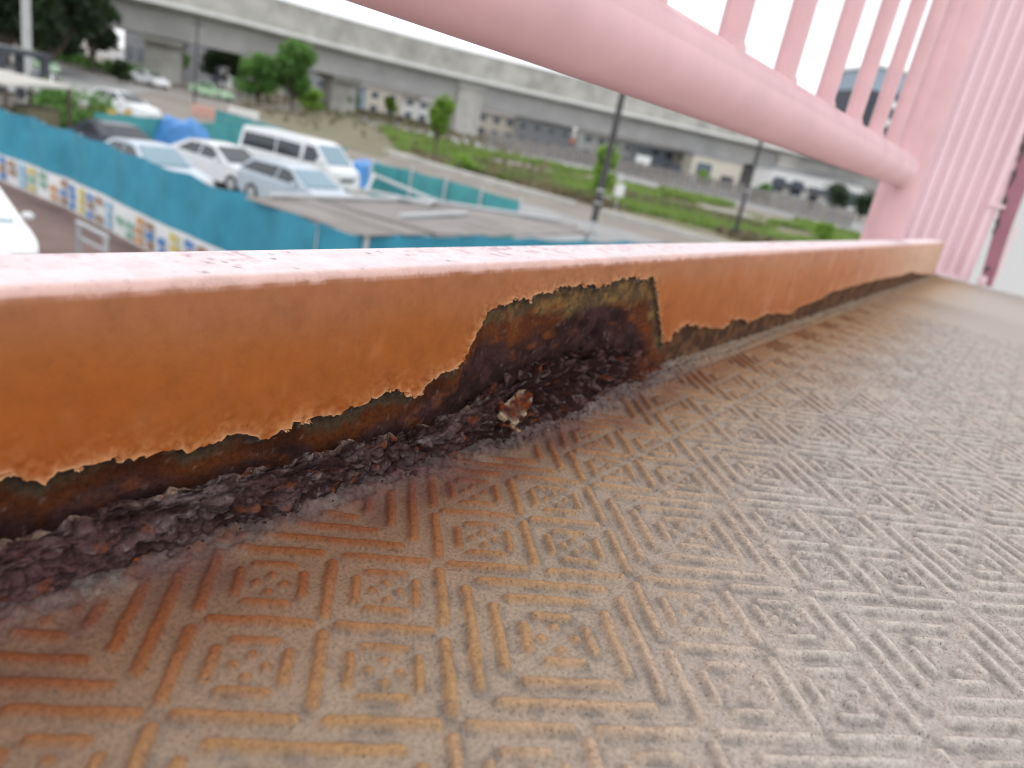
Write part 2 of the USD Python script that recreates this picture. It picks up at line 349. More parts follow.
# straight sides need points too
far = ring[:, 1] > .0
pts = [ring]
xs_ = axis(KX0 + .02, KEND - .02, .022, 3.5, 3.0)
A, B = np.meshgrid(xs_, np.concatenate([np.arange(.03, SF, .022), np.linspace(SF, ST, 6), np.arange(ST + .02, SEND - .01, .03), np.linspace(SEND, SBK - .01, 6)]), indexing='ij')
C = np.c_[A.ravel(), B.ravel()]; C = C + (rng.random(C.shape) - .5) * np.c_[np.full(len(C), .008), np.where((C[:, 1] < SF - .03), .008, 0)]
tree = cKDTree(EDGE)
dC, _ = tree.query(C)
ins = shapely.contains_xy(poly, C[:, 0], C[:, 1])
keep = ins & (dC > .012) & ((dC < .15) | (np.arange(len(C)) % 3 == 0) | (C[:, 1] > SF - .03))
C = C[keep]
fine = EDGE[:-1] + np.diff(EDGE, axis=0) / 2
extra = [fine + np.array([0, h]) + (rng.random(fine.shape) - .5) * .006 for h in (.012, .024, .038, .052, .068, .085, .102)]
extra = [e[shapely.contains_xy(poly, e[:, 0], e[:, 1]) & (tree.query(e)[0] > .007)] for e in extra]
top_line = np.c_[xs_, np.full(len(xs_), SBK)]
V2 = np.vstack([ring, C] + extra + [top_line])
D = Delaunay(V2); cenD = V2[D.simplices].mean(1)
T2 = D.simplices[shapely.contains_xy(poly, cenD[:, 0], cenD[:, 1])]
ar = np.cross(V2[T2[:, 1]] - V2[T2[:, 0]], V2[T2[:, 2]] - V2[T2[:, 0]]); T2[ar < 0] = T2[ar < 0][:, [0, 2, 1]]
dE, _ = tree.query(V2)
x, s = V2[:, 0], V2[:, 1]
n1, n2, n3 = fbm2(x, s, 2.2, 4, 21), fbm2(x, s, 11, 4, 22), fbm2(x, s, 34, 3, 23)
lift = .014 + .008 * np.exp(-dE / .03) * (1 + 2 * (n2 - .3)) + .013 * sstep(.60, .80, n3) * np.exp(-dE / .10) + .0035 * (n2 - .5) + .004 * sstep(.72, .8, fbm2(x, s, 17, 3, 24)) + .014 * sstep(.58, .74, fbm2(x, s, 48, 3, 25)) * np.exp(-dE / .09)
lift = lift * np.where(s > SF - .02, .6, 1)
def flip(t): return t[:, [0, 2, 1]]
v_c = wrap(x, s, lift) * S
hgt = np.clip(s / SF, 0, 1)
xr = sstep(2.5, 9, x)
orange = mixc((.31, .088, .014), (.39, .135, .045), xr)
deep = mixc((.27, .062, .008), (.33, .095, .022), xr)
pinkish = mixc((.33, .15, .082), (.43, .22, .135), xr)
tc = mixc(orange, deep, sstep(.75, .15, hgt + .6 * (n1 - .5)))
tc = mixc(tc, pinkish, sstep(.66, 1.0, hgt + .35 * (n1 - .5)) * .55)
tc = mixc(tc, (.60, .40, .28), sstep(10, 25, x) * .85)
tc = mixc(tc, (.58, .33, .20), sstep(.55, .75, fbm2(x * 1.3, s * .5, 3.0, 4, 26)) * sstep(5, 10, x) * .35)         # pale runs
tc = mixc(tc, (.30, .08, .02), sstep(.62, .72, n2) * .35 * sstep(.9, .3, hgt))
tc = mixc(tc, (.22, .055, .012), sstep(.5, .8, n1) * sstep(.3, .8, n2) * .5)
tc = mixc(tc, (.42, .16, .06), sstep(.6, .8, fbm2(x, s, 6, 4, 30)) * .35)
tc = mixc(tc, (.74, .42, .22), np.exp(-dE / .010) * .5 * sstep(.35, .6, n2))                                       # raw rim of the broken paint
tc = mixc(tc, (.66, .33, .13), np.exp(-dE / .05) * .35 * sstep(.45, .6, n3))
topc = mixc((.76, .645, .66), (.42, .24, .29), sstep(.52, .66, fbm2(x * .7, s, 26, 5, 27)) * sstep(.42, .62, fbm2(x, s, 1.4, 3, 28)) * np.exp(-((s - ST - .28) / .17) ** 2) * .9)
topc = mixc(topc, (.13, .08, .09), sstep(.70, .76, fbm2(x, s, 34, 4, 29)) * .75)
tc = mixc(tc, (.74, .48, .42), sstep(SF - .012, SF + .012, s + .02 * (n2 - .5)))
tc = mixc(tc, topc, sstep(SF + .015, ST + .02, s))
T2 = flip(T2) if np.cross(v_c[T2[0, 1]] - v_c[T2[0, 0]], v_c[T2[0, 2]] - v_c[T2[0, 0]])[1] > 0 and s[T2[0]].mean() < SF else T2
test = T2[np.argmin(np.abs(cenD[shapely.contains_xy(poly, cenD[:, 0], cenD[:, 1])] - [0, .8]).sum(1))]
if np.cross(v_c[test[1]] - v_c[test[0]], v_c[test[2]] - v_c[test[0]])[1] > 0: T2 = flip(T2)
n_c = vnormals(v_c, T2)
vmesh('paint_coat', v_c, T2, M_coat, kerb, n_c, {'tint': tc})
# the broken rim of the paint, seen edge on
e3 = wrap(EDGE[:, 0], EDGE[:, 1], np.interp(np.arange(len(EDGE)), np.arange(len(EDGE)), lift[:1].repeat(len(EDGE))) * 0 + .012) * S
vi = cKDTree(V2).query(EDGE)[1]; e3 = v_c[vi]
b3 = np.stack([EDGE[:, 0], np.full(len(EDGE), KY + .006), EDGE[:, 1]], -1) * S
k = np.arange(len(EDGE) - 1); skirt = np.stack([k, k + 1, k + 1 + len(EDGE), k + len(EDGE)], -1)
rim = mixc((.55, .33, .18), (.16, .09, .06), sstep(.4, .6, meshkit.fbm(np.c_[EDGE * 20, np.zeros(len(EDGE))], 3, 8)))
vmesh('paint_rim', np.vstack([e3, b3]), skirt, M_coat, kerb, None, {'tint': np.vstack([rim, rim * .8])})
# bare rusted plate behind it
px_ = axis(-2.8, KEND, .0125, 4.3, 4.5); pz_ = np.arange(-.03, 1.16, .0125)
PX, PZ = np.meshgrid(px_, pz_, indexing='ij')
m1, m2, m3 = fbm2(PX, PZ, 2.6, 4, 31), fbm2(PX, PZ, 9, 5, 32), fbm2(PX * .35, PZ, 16, 5, 33)
ez = np.interp(PX, EDGE[:, 0], EDGE[:, 1])
below = ez - PZ
hole = np.clip(1 - ((PX - 2.9) / 1.75) ** 2, 0, 1)
pit = sstep(.15, .55, below + .5 * (m1 - .5)) 
out = -.012 - .028 * pit * (m2) + .03 * (m3 - .5) * pit + .02 * (m2 - .5) - .05 * hole * pit * sstep(.4, .7, m1 + .15)
out += .035 * sstep(.14, .03, PZ) * (m2)
out = np.where(below < -.05, -.02, out)
scale_lump = sstep(.5, .75, fbm2(PX, PZ, 15, 4, 37)) * sstep(.62, .2, PZ + .35 * (1 - hole)) * hole
out += scale_lump * .11
prm = sstep(.055, .03, below + .11 * (fbm2(PX, PZ, 20, 4, 39) - .5) + .02 * (1 - hole)) * (below > -.05)
out += .014 * prm * (.5 + fbm2(PX, PZ, 40, 3, 40))
v_p = np.stack([PX, KY - out, PZ], -1).reshape(-1, 3) * S
tanc = mixc((.22, .125, .045), (.105, .062, .032), sstep(.35, .6, m2)); tanc = mixc(tanc, (.06, .045, .028), sstep(.5, .65, fbm2(PX, PZ, 22, 4, 38)) * .7)
tanc = mixc((.075, .048, .028), tanc, np.clip(hole * 1.6, 0, 1)); oran = mixc((.20, .055, .014), (.11, .032, .012), sstep(.35, .65, m1)) * (.55 + .45 * np.clip(hole * 1.5, 0, 1))[..., None]
maro = mixc((.028, .012, .011), (.062, .026, .024), sstep(.35, .65, m2))
q = below + .30 * (m1 - .5) + .16 * (m2 - .5)
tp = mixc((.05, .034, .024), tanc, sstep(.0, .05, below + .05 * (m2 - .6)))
tp = mixc(tp, oran, sstep(.03 + .17 * hole, .10 + .26 * hole, q))
dk = hole * np.exp(-(((PX - 2.75 - .5 * (PZ - .4)) / .95) ** 2)) * sstep(.95, .6, PZ + .3 * (m1 - .5))
tp = mixc(tp, maro, np.maximum(sstep(.12 + .25 * hole, .24 + .35 * hole, q), sstep(.25, .6, dk + .3 * (m1 - .5))))
tp = mixc(tp, (.24, .07, .018), sstep(.52, .72, m3) * sstep(.06, .14, below) * .55 * sstep(.35, .6, m1))
tp = mixc(tp, (.22, .15, .12), sstep(.64, .74, fbm2(PX, PZ, 30, 4, 36)) * .45)
prc = mixc((.05, .036, .03), (.135, .092, .064), sstep(.45, .65, fbm2(PX, PZ, 32, 4, 42))); prc = mixc(prc, (.32, .28, .23), sstep(.62, .72, fbm2(PX, PZ, 44, 3, 43)) * .7)
tp = mixc(tp, prc, prm * .9)
tp = mixc(tp, mixc((.17, .085, .04), (.07, .035, .02), sstep(.4, .6, m2)), sstep(4.3, 5, PX) * .8)
f_p = flip(np.c_[gridfaces(len(px_), len(pz_))[:, :3]]) if False else gridfaces(len(px_), len(pz_))
f_p = f_p[below.ravel()[f_p].max(1) > -.06]
vmesh('corroded_plate', v_p, f_p, M_steel, kerb, vnormals(v_p, f_p), {'tint': tp.reshape(-1, 3)})
M_inner = look('bare_kerb_steel', (.10, .06, .04), rough=.85, var=.3, scale=40, bump=.4, bscale=200, bdist=.001)
obj('kerb_body', box((KEND - KX0 - .03) * S, (KW - .17) * S, (KZ - .03) * S, ((KEND + KX0) / 2 * S, (KY + .14 + (KW - .17) / 2) * S, -.002)), M_inner, kerb)

# ------------------------------------------------------------------ rust crust swelling out at the foot of the kerb
def crust_mesh():
    cx = axis(-2.7, 4.5, .011, 9, 1); nt = 90; t = np.linspace(0, 1, nt)
    kx = [-2.7, -1.6, -1.0, -.5, 0, .5, .9, 1.3, 1.8, 2.3, 2.9, 3.4, 3.8, 4.1, 4.5]
    kc = [.29, .30, .31, .31, .31, .28, .28, .34, .43, .50, .47, .40, .26, .12, .03]      # crest height
    ky = [.85, .85, .855, .845, .845, .85, .85, .85, .88, .90, .90, .90, .90, .91, .915]   # crest y
    kb = [.76, .785, .82, .79, .785, .765, .74, .725, .69, .69, .74, .78, .80, .85, .90]    # foot of the front
    ix = lambda a: np.interp(cx, kx, a)
    c, yc, yb = ix(kc), ix(ky), ix(kb)
    c = c + .05 * (fbm2(cx, cx * 0, 3.1, 3, 41) - .5)
    X, Tt = np.meshgrid(cx, t, indexing='ij')
    C_, YC, YB = (np.repeat(a[:, None], nt, 1) for a in (c, yc, yb))
    ybk = KY - .01
    up = np.clip(Tt / .35, 0, 1); dn = np.clip((Tt - .35) / .65, 0, 1)
    bulge = .075 + .01 * sstep(.8, 1.8, X)
    yy = np.where(Tt < .35, ybk + (YC - ybk) * up ** 1.2, YC + (YB - YC) * dn ** .9 - bulge * np.sin(dn * np.pi) * (1 - .4 * sstep(1, 2, X)))
    zz = np.where(Tt < .35, C_ * (.35 + .65 * up ** .7), C_ * (1 - dn ** 1.5))
    zz = np.where(Tt < .35, np.where(X > 1.2, C_ * (.9 + .1 * up) , zz), zz)
    v = np.stack([X, yy, zz], -1)
    n = np.cross(np.gradient(v, axis=0), np.gradient(v, axis=1)); n /= np.maximum(np.linalg.norm(n, axis=-1, keepdims=True), 1e-9)
    if n[:, nt // 2, 1].mean() > 0: n = -n
    P = v * np.array([.8, 1, 1])
    bill = lambda s_, sd_: 1 - np.abs(2 * meshkit.noise(P * s_ + .37 * np.sin(P[..., [1, 2, 0]] * s_ * .9), sd_) - 1)
    big_, mid, sm = (meshkit.fbm(P * s_, 4, sd_) for s_, sd_ in ((4, 51), (14, 52), (40, 53)))
    b1, b2, b3, b4 = bill(9, 61), bill(21, 62), bill(46, 63), bill(95, 64)
    ridged = b2 * .6 + b3 * .4
    amp = sstep(4.5, 3.6, X) * .8 + .2
    d = (.17 * (big_ - .5) - .11 * (b1 - .5) - .062 * (b2 - .5) - .026 * (b3 - .5) - .011 * (b4 - .5) + .05 * (mid - .5)) * amp * (.3 + .7 * np.sin(np.pi * np.clip(Tt, .02, .98)) ** .5)
    d *= .75 + .45 * sstep(1.0, 2.0, X)
    v = v + n * d[..., None]
    lay = .6 * sstep(-.2, .3, X) * sstep(1.0, .5, X)                                          # slaty layers
    v[..., 2] += lay * .012 * np.sign(np.sin(v[..., 1] * 120 + 5 * big_)) * (Tt > .4)
    v[..., 1] = np.minimum(v[..., 1], KY + .03); v[..., 2] = np.maximum(v[..., 2], -.02)
    base = mixc((.045, .02, .019), (.105, .058, .056), sstep(.35, .7, mid + .35 * (big_ - .5)))
    left = sstep(1.6, .6, X)
    base = mixc(base, (.19, .135, .135), sstep(.52, .72, meshkit.fbm(P * 11, 4, 56)) * .75 * left)
    base = mixc(base, (.17, .085, .085), sstep(-.9, -1.5, X) * .6)
    base = mixc(base, (.036, .013, .012), (1 - left) * .8)
    base = mixc(base, (.17, .10, .095), (1 - left) * sstep(.54, .68, meshkit.fbm(P * 17, 4, 58)) * .7)
    base = mixc(base, (.30, .24, .23), sstep(.62, .74, meshkit.fbm(P * 30, 3, 59)) * .5)
    base = mixc(base, (.30, .085, .03), sstep(.66, .76, meshkit.fbm(P * 16, 3, 57)) * .55)
    base = mixc(base, (.42, .30, .22), sstep(.29, .36, Tt) * sstep(.46, .38, Tt) * sstep(.45, .65, mid) * left * .9)
    base = mixc(base, (.025, .014, .014), sstep(.72, .95, ridged) * .75)
    base = mixc(base, (.24, .07, .03), sstep(3.3, 4.2, X) * .5)
    v = v.reshape(-1, 3) * S; f = gridfaces(len(cx), nt)
    nn = vnormals(v, f)
    if nn.reshape(len(cx), nt, 3)[:, nt // 2, 1].mean() > 0: f = f[:, ::-1]; nn = -nn
    return v, f, nn, base.reshape(-1, 3)
rc = np.random.default_rng(31)
ok = np.where((EDGE[:, 0] > -1.8) & (EDGE[:, 0] < 8))[0]
for k in range(46):                              # chips of paint curling off the broken rim
    e = EDGE[int(rc.choice(ok))]; w_, h_ = rc.uniform(.02, .06), rc.uniform(.018, .045); tt = rc.uniform(.3, 1.2)
    a_, b_ = np.meshgrid(np.linspace(-.5, .5, 6), np.linspace(0, 1, 6), indexing='ij')
    jag = 1 - .45 * rc.random((6, 1)); bb = b_ * jag; aa = a_ * w_ * (1 - .45 * b_ * rc.random()) + .01 * (rc.random(a_.shape) - .5)
    v_ = np.stack([e[0] + aa, KY - .018 - h_ * bb * np.sin(tt * bb) - .004 * rc.random(a_.shape), e[1] + .006 - h_ * bb * np.cos(tt * bb)], -1).reshape(-1, 3)
    f_ = gridfaces(6, 6); bk = v_ + [0, .010, .003]
    cc_ = mixc((.34, .105, .025), (.62, .38, .20), sstep(.55, 1.0, b_.ravel() + .3 * (rc.random(36) - .5)))
    vmesh('paint_chip', np.vstack([v_, bk]) * S, np.vstack([f_, f_[:, ::-1] + 36]), M_coat, kerb, None, {'tint': np.vstack([cc_, cc_ * .5])})
v, f, nn, tcol = crust_mesh()
vmesh('rust_crust', v, f, M_crust, kerb, nn, {'tint': tcol})

# ------------------------------------------------------------------ pink railing over the kerb
T = S
RY = 1.16 * T
rail = thing('railing', 'pink tubular railing above the kerb, bottom rail running to a thick round post', 'railing')
def capsule_x(x0, x1, y, z, r, n=36):
    prof = []
    m = tube((x0, y, z), (x1, y, z), r, n=n, cap=False)
    c = trimesh.creation.icosphere(subdivisions=3, radius=r); c.apply_scale((.45, 1, 1)); c.apply_translation((x1, y, z))
    return cat([m, c])
obj('bottom_rail', capsule_x(-6 * T, 15.35 * T, RY, 2.79 * T, .346 * T, 48), M_pink, rail, smooth=60)
obj('top_rail', capsule_x(-6 * T, 15.35 * T, RY, 13.6 * T, .40 * T), M_pink, rail, smooth=60)
bx = [4.63 - 1.76 * k for k in range(6, 0, -1)] + [4.63, 6.38, 8.25, 10.05, 11.85, 13.5, 15.05]
for x in bx:
    obj('baluster', cat([tube((x * T, RY, 2.9 * T), (x * T, RY, 13.3 * T), .128 * T, n=20, cap=False),
                         lathe([(.128 * T, 3.0 * T), (.165 * T, 3.08 * T), (.16 * T, 3.13 * T), (.128 * T, 3.19 * T)], 20, (x * T, RY, 0))]), M_pink, rail, smooth=50)
PX_, PYY = 19.6, 1.72 * T
obj('post', cat([tube((PX_ * T, PYY, -.6), (PX_ * T, PYY, 14.6 * T), .50 * T, n=40)]), M_pink, rail, smooth=50)
obj('bracket', tube((15.3 * T, RY + .1 * T, 2.76 * T), (PX_ * T, PYY, 2.76 * T), .25 * T), M_pink, rail)
# ------------------------------------------------------------------ ribbed screen panel across the end of the deck
panel = thing('screen_panel', 'pink ribbed steel screen panel at the far end of the walkway, beside the thick post', 'screen panel')
PXX = 28.9
ys = np.arange(3.4, -.12, -.01); ph = (ys * 2.45) % 1.0
off = .12 * (sstep(.0, .18, ph) - sstep(.5, .68, ph)); off = np.where(ys < .3, .0, off)
zs = np.array([.02, 14.0])
va = np.array([[PXX - o, y, z] for y, o in zip(ys, off) for z in zs]) * T
fa = gridfaces(len(ys), 2)
sheet = trimesh.Trimesh(np.vstack([va, va + [.05 * T, 0, 0]]), np.vstack([np.vstack([fa[:, [0, 1, 2]], fa[:, [0, 2, 3]]]), np.vstack([fa[:, [2, 1, 0]], fa[:, [3, 2, 0]]]) + len(va)]), process=False)
obj('ribbed_sheet', sheet, M_panel, panel, smooth=25)
obj('bottom_channel', box(.12 * T, 1.1 * T, .16 * T, (PXX * T - .2 * T, .42 * T, .0), .02 * T), M_panel, panel)
obj('edge_flange', box(.10 * T, .20 * T, 14 * T, (PXX * T - .22 * T, .12 * T, .03 * T), .02 * T), M_panel, panel)
obj('clip', cat([box(.10 * T, .55 * T, .13 * T, (PXX * T - .30 * T, -.05 * T, 2.66 * T), .03 * T)]), M_panel, panel)
obj('foot', cat([box(.34 * T, .28 * T, .34 * T, (PXX * T - .3 * T, -.52 * T, .0), .06 * T)]), M_panel, panel)
endp = thing('end_post', 'dark mauve flat steel end post with peeling edges right of the ribbed pink panel', 'post')
prof = np.array([[-.45, 0], [-.84, 0], [-.72, 2.0], [-.62, 5], [-.55, 9], [-.5, 14], [.2, 14], [.08, 6], [-.06, 4], [-.16, 2.6]])
pm = trimesh.creation.extrude_polygon(Polygon(prof), .16, engine='earcut'); vv = pm.vertices.copy()
pm.vertices = np.c_[PXX + .06 + vv[:, 2], vv[:, 0], vv[:, 1] + .01] * T; pm.fix_normals()
obj('flat_bar', pm, M_mauve, endp)
obj('lit_edge', box(.24 * T, .10 * T, 2.2 * T, ((PXX + .12) * T, -.86 * T, .02 * T), .02 * T), M_panel, endp)
obj('bolt', lathe([(0, 0), (.12 * T, 0), (.12 * T, .07 * T), (.07 * T, .12 * T), (0, .12 * T)], 6, ((PXX - .25) * T, -.52 * T, .55 * T)), M_dark, endp)
for k in range(7):
    z = (1.6 + k * .75 + rng.random() * .4) * T
    sh = trimesh.creation.extrude_polygon(Polygon([(0, 0), (.05, .1), (.03, .32), (.09, .5), (-.01, .66), (-.06, .4), (-.03, .2)]), .03, engine='earcut'); q = sh.vertices * T
    sh.vertices = np.c_[(PXX - .02) * T - q[:, 2], (-.26 + .045 * k) * T + q[:, 0], z + q[:, 1]]
    obj('peeled_patch', sh, M_dark, endp)

# ================================================================== the yard, street and viaduct below the footbridge
FV = np.array([math.sin(YAW), math.cos(YAW), 0.0]); RV = np.array([math.cos(YAW), -math.sin(YAW), 0.0])
def zt(dep): return -3.8 + 1.3 * sstep(45, 100, np.asarray(dep, float))
def W(lat, dep, z=None):
    """metres right of and ahead of the bridge, to a point (on the ground unless z is given)"""
    p = CAM + RV * lat + FV * dep; return np.array([p[0], p[1], float(zt(dep)) if z is None else z])
def ray(u, v): return CM.T @ np.array([(u - 512) / FPX, (v - 384) / FPX, 1.0])
def at(u, v, z=None):
    """survey: the place on the ground (or at height z) that a sight line meets, as (lat, dep)"""
    d = ray(u, v); zz = -3.8 if z is None else z
    for _ in range(30):
        t = (zz - CAM[2]) / min(d[2], -1e-4) if zz < CAM[2] else (zz - CAM[2]) / max(d[2], 1e-4)
        q = d * t; lat, dep = q @ RV, q @ FV
        if z is None: zz = .5 * zz + .5 * float(zt(dep))
    return lat, dep
def atd(u, v, dep):
    """the point on a sight line at a given distance ahead: (lat, z)"""
    d = ray(u, v); t = dep / (d @ FV); return (d @ RV) * t, CAM[2] + d[2] * t
HD = math.atan2(RV[1], RV[0])                       # heading of "right"
def frame(lat, dep, z=None): return W(lat, dep, z)
# ---- materials
M_asph = look('pale_asphalt', (.30, .295, .29), rough=.9, var=.25, scale=.35, bump=.1, bscale=20, bdist=.01)
M_lot = look('gravel_lot', (.33, .31, .29), rough=.95, var=.3, scale=.5)
M_pave = look('reddish_paving', (.20, .13, .115), rough=.9, var=.3, scale=.8)
M_conc = look('pale_concrete', (.50, .48, .44), rough=.85, var=.22, scale=.7, bump=.1, bscale=8, bdist=.01)
M_conc2 = look('viaduct_concrete', (.43, .415, .375), rough=.85, var=.38, scale=.35)
M_conc3 = look('girder_concrete', (.46, .455, .44), rough=.85, var=.2, scale=.3)
M_dirt = look('brown_soil', (.185, .15, .105), rough=.95, var=.35, scale=.5, col2=(.13, .14, .065))
M_soil = look('bare_dry_ground', (.25, .22, .19), rough=.95, var=.3, scale=.3)
M_teal = look('teal_mesh_cloth', (.03, .26, .37), rough=.75, var=.22, scale=1.2, bump=.4, bscale=3.0, bdist=.05)
M_teal2 = look('faded_teal_cloth', (.06, .30, .31), rough=.8, var=.25, scale=1.0, bump=.3, bscale=3.0, bdist=.05)
M_white = look('white_car_paint', (.78, .79, .80), rough=.25, var=.03, scale=2)
M_silver = look('pale_silver_paint', (.50, .56, .62), rough=.25, var=.05, scale=2, metallic=.2)
M_darkcar = look('dark_car_paint', (.05, .055, .075), rough=.25, var=.1, scale=2)
M_green = look('light_green_paint', (.42, .60, .40), rough=.3, var=.08, scale=2)
M_red = look('red_paint', (.45, .06, .04), rough=.35, var=.1, scale=2)
M_glass = look('dark_car_glass', (.02, .024, .028), rough=.08, var=.05, spec=.8)
M_glassb = look('sky_lit_windscreen', (.22, .33, .40), rough=.08, var=.1, spec=.8)
M_rub = look('tyre_rubber', (.02, .02, .02), rough=.8)
M_alu = look('galvanised_steel', (.52, .53, .54), rough=.45, var=.12, scale=4, metallic=.3)
M_lamp = look('headlamp_plastic', (.7, .7, .68), rough=.15)
M_rlamp = look('red_lamp_plastic', (.4, .03, .02), rough=.2)
M_roof = look('grey_corrugated_sheet', (.27, .25, .24), rough=.7, var=.3, scale=.9, col2=(.19, .165, .15))
M_blue = look('blue_tarpaulin', (.07, .27, .62), rough=.55, var=.3, scale=2.5, bump=.5, bscale=4, bdist=.08)
M_lblue = look('pale_blue_sheet', (.45, .60, .72), rough=.5, var=.2, scale=2.0)
M_yel = look('yellow_paint', (.65, .42, .05), rough=.5, var=.2)
M_cream = look('cream_render', (.62, .57, .48), rough=.8, var=.12, scale=.3)
M_wht = look('white_render', (.72, .72, .70), rough=.8, var=.1, scale=.3)
M_gry = look('grey_cladding', (.30, .305, .32), rough=.7, var=.15, scale=.3)
M_dkb = look('charcoal_cladding', (.045, .05, .065), rough=.6, var=.2, scale=.4)
M_blu = look('blue_grey_cladding', (.30, .37, .45), rough=.6, var=.15, scale=.3)
M_win = look('window_glass', (.06, .08, .10), rough=.1, var=.2, spec=.7)
M_awn = look('orange_awning_cloth', (.75, .20, .07), rough=.7, var=.15)
M_sal = look('salmon_block', (.62, .36, .30), rough=.8, var=.15)
M_pole = look('dark_utility_pole', (.06, .055, .055), rough=.7, var=.3, scale=3)
M_cpole = look('concrete_pole', (.45, .45, .44), rough=.8, var=.15, scale=2)
M_bark = look('tree_bark', (.10, .075, .055), rough=.9, var=.3, scale=5)
M_leafd = look('dark_leaves', (.035, .06, .028), rough=.6, var=.5, scale=1.2, trans=(.04, .08, .02))
M_leaf = look('green_leaves', (.12, .25, .06), rough=.6, var=.5, scale=1.0, trans=(.14, .30, .04))
M_leafy = look('fresh_leaves', (.20, .34, .05), rough=.6, var=.4, scale=2.0, trans=(.30, .50, .06))
M_grass = look('grass_blades', (.22, .30, .09), rough=.7, var=.5, scale=.25, trans=(.2, .34, .05), col2=(.15, .16, .06))
M_weed = look('dry_weeds', (.21, .16, .10), rough=.8, var=.4, scale=.4, col2=(.10, .12, .05))
M_print = [look('banner_' + n, c, rough=.7, var=.2, scale=4) for n, c in (('blue', (.08, .22, .50)), ('yellow', (.62, .50, .14)), ('brown', (.34, .20, .13)), ('green', (.20, .42, .30)), ('sky', (.30, .52, .66)), ('orange', (.60, .30, .12)))]
M_ban = look('white_banner_sheet', (.74, .75, .74), rough=.7, var=.08)

# ---- ground
ds = np.concatenate([np.arange(-25, 45, 5), np.arange(45, 102, 3), [110, 130, 180, 300, 700, 2500]]); ls = np.array([-2500, -600, -200, -100, -50, -20, 0, 20, 50, 100, 200, 600, 2500.0])
DD, LL = np.meshgrid(ds, ls, indexing='ij')
gv = CAM[None] + LL.reshape(-1, 1) * RV + DD.reshape(-1, 1) * FV; gv[:, 2] = zt(DD).ravel()
gf = gridfaces(len(ds), len(ls))
gm = trimesh.Trimesh(gv, np.vstack([gf[:, [0, 1, 2]], gf[:, [0, 2, 3]]]), process=False)
if gm.face_normals[0][2] < 0: gm.invert()
obj('ground', gm, M_soil, kind='structure')
def patch(name, pts, mat, lift, kind='structure', thick=0.0, step=4.0):
    """a sheet of ground draped over the terrain; pts in (lat, dep)"""
    P = Polygon(pts).buffer(0)
    x0, y0, x1, y1 = P.bounds; st = max(step, (y1 - y0) / 25)
    g = np.array([(a, b) for a in np.linspace(x0, x1, max(2, int((x1 - x0) / st))) for b in np.arange(y0, y1, st)])
    bd = np.array([P.exterior.interpolate(d).coords[0] for d in np.arange(0, P.length, st)] + list(P.exterior.coords)[:-1])
    V = np.vstack([bd, g[shapely.contains_xy(P.buffer(-st * .3), g[:, 0], g[:, 1])]]) if len(g) else bd
    D_ = Delaunay(V); c_ = V[D_.simplices].mean(1); t_ = D_.simplices[shapely.contains_xy(P, c_[:, 0], c_[:, 1])]
    v_ = CAM[None] + V[:, :1] * RV + V[:, 1:] * FV; v_[:, 2] = zt(V[:, 1]) + lift
    m = trimesh.Trimesh(v_, t_, process=False)
    nz = np.cross(v_[t_[:, 1]] - v_[t_[:, 0]], v_[t_[:, 2]] - v_[t_[:, 0]])[:, 2]; t_[nz < 0] = t_[nz < 0][:, [0, 2, 1]]
    return obj(name, trimesh.Trimesh(v_, t_, process=False), mat, kind=kind)
px = lambda L: [at(*q) for q in L]
fl = [at(-90, 70, -1.87), at(0, 107, -1.87), at(67, 128, -1.87), at(117, 147, -1.87), at(177, 170, -1.87), at(257, 198, -1.87), at(318, 222, -1.87)]
fr = [at(318, 222, -1.87), at(352, 232, -1.87), at(400, 235, -1.87), at(500, 236, -1.87), at(620, 240, -1.87), at(700, 246, -1.87)]
patch('paved_yard', [(-60, 40), (-60, -20), (40, -20), (40, 14)] + [tuple(a) for a in (fl + fr[1:])[::-1]], M_pave, .01)
patch('parking_lot', [tuple(a) for a in fl + fr[1:]] + [(14, 23), (2, 30), (-22, 44), (-40, 46), (-45, 27)], M_lot, .014)
patch('street', px([(90, 105), (150, 92), (225, 105), (262, 100), (240, 72), (130, 52), (0, 50), (-60, 60), (-60, 90)]), M_asph, .016)
patch('road', px([(350, 118), (410, 136), (490, 153), (587, 170), (672, 192), (747, 207), (866, 236), (960, 258), (960, 251), (866, 225), (747, 195), (672, 178), (587, 157), (490, 141), (410, 125), (350, 108)]), M_asph, .03)
near_road = px([(380, 163), (443, 182), (533, 205), (590, 222), (650, 238), (720, 262), (560, 262), (520, 240), (430, 190)])
patch('service_road', near_road, M_asph, .018)
gr = px([(300, 112), (345, 112), (410, 142), (490, 160), (587, 176), (672, 196), (747, 212), (866, 242), (960, 262), (940, 280), (760, 258), (640, 224), (573, 200), (533, 190), (443, 164), (400, 152), (330, 128)])
patch('verge_soil', gr, M_dirt, .02)
patch('brown_field', px([(232, 105), (255, 78), (330, 88), (400, 104), (470, 128), (410, 142), (345, 120), (330, 128), (400, 152), (380, 158), (300, 135)]), M_dirt, .024)
def kerb_run(name, pts, w, h, mat):
    ms = []
    for a, b in zip(pts[:-1], pts[1:]):
        a, b = np.array(a), np.array(b); d = (b - a) / np.linalg.norm(b - a); n = np.array([-d[1], d[0]]) * w / 2
        q = [a - n, b - n, b + n, a + n]; v_ = []
        for z in (-.1, h):
            for k_ in q: v_.append(W(k_[0], k_[1]) + [0, 0, z])
        ms.append(trimesh.convex.convex_hull(np.array(v_)))
    return obj(name, cat(ms), mat, kind='structure')
kerb_run('concrete_kerb', px([(385, 153), (443, 170), (500, 186), (573, 206)]), .55, .32, M_conc)
kerb_run('concrete_kerb', px([(603, 214), (650, 227), (716, 245), (800, 266)]), .55, .32, M_conc)
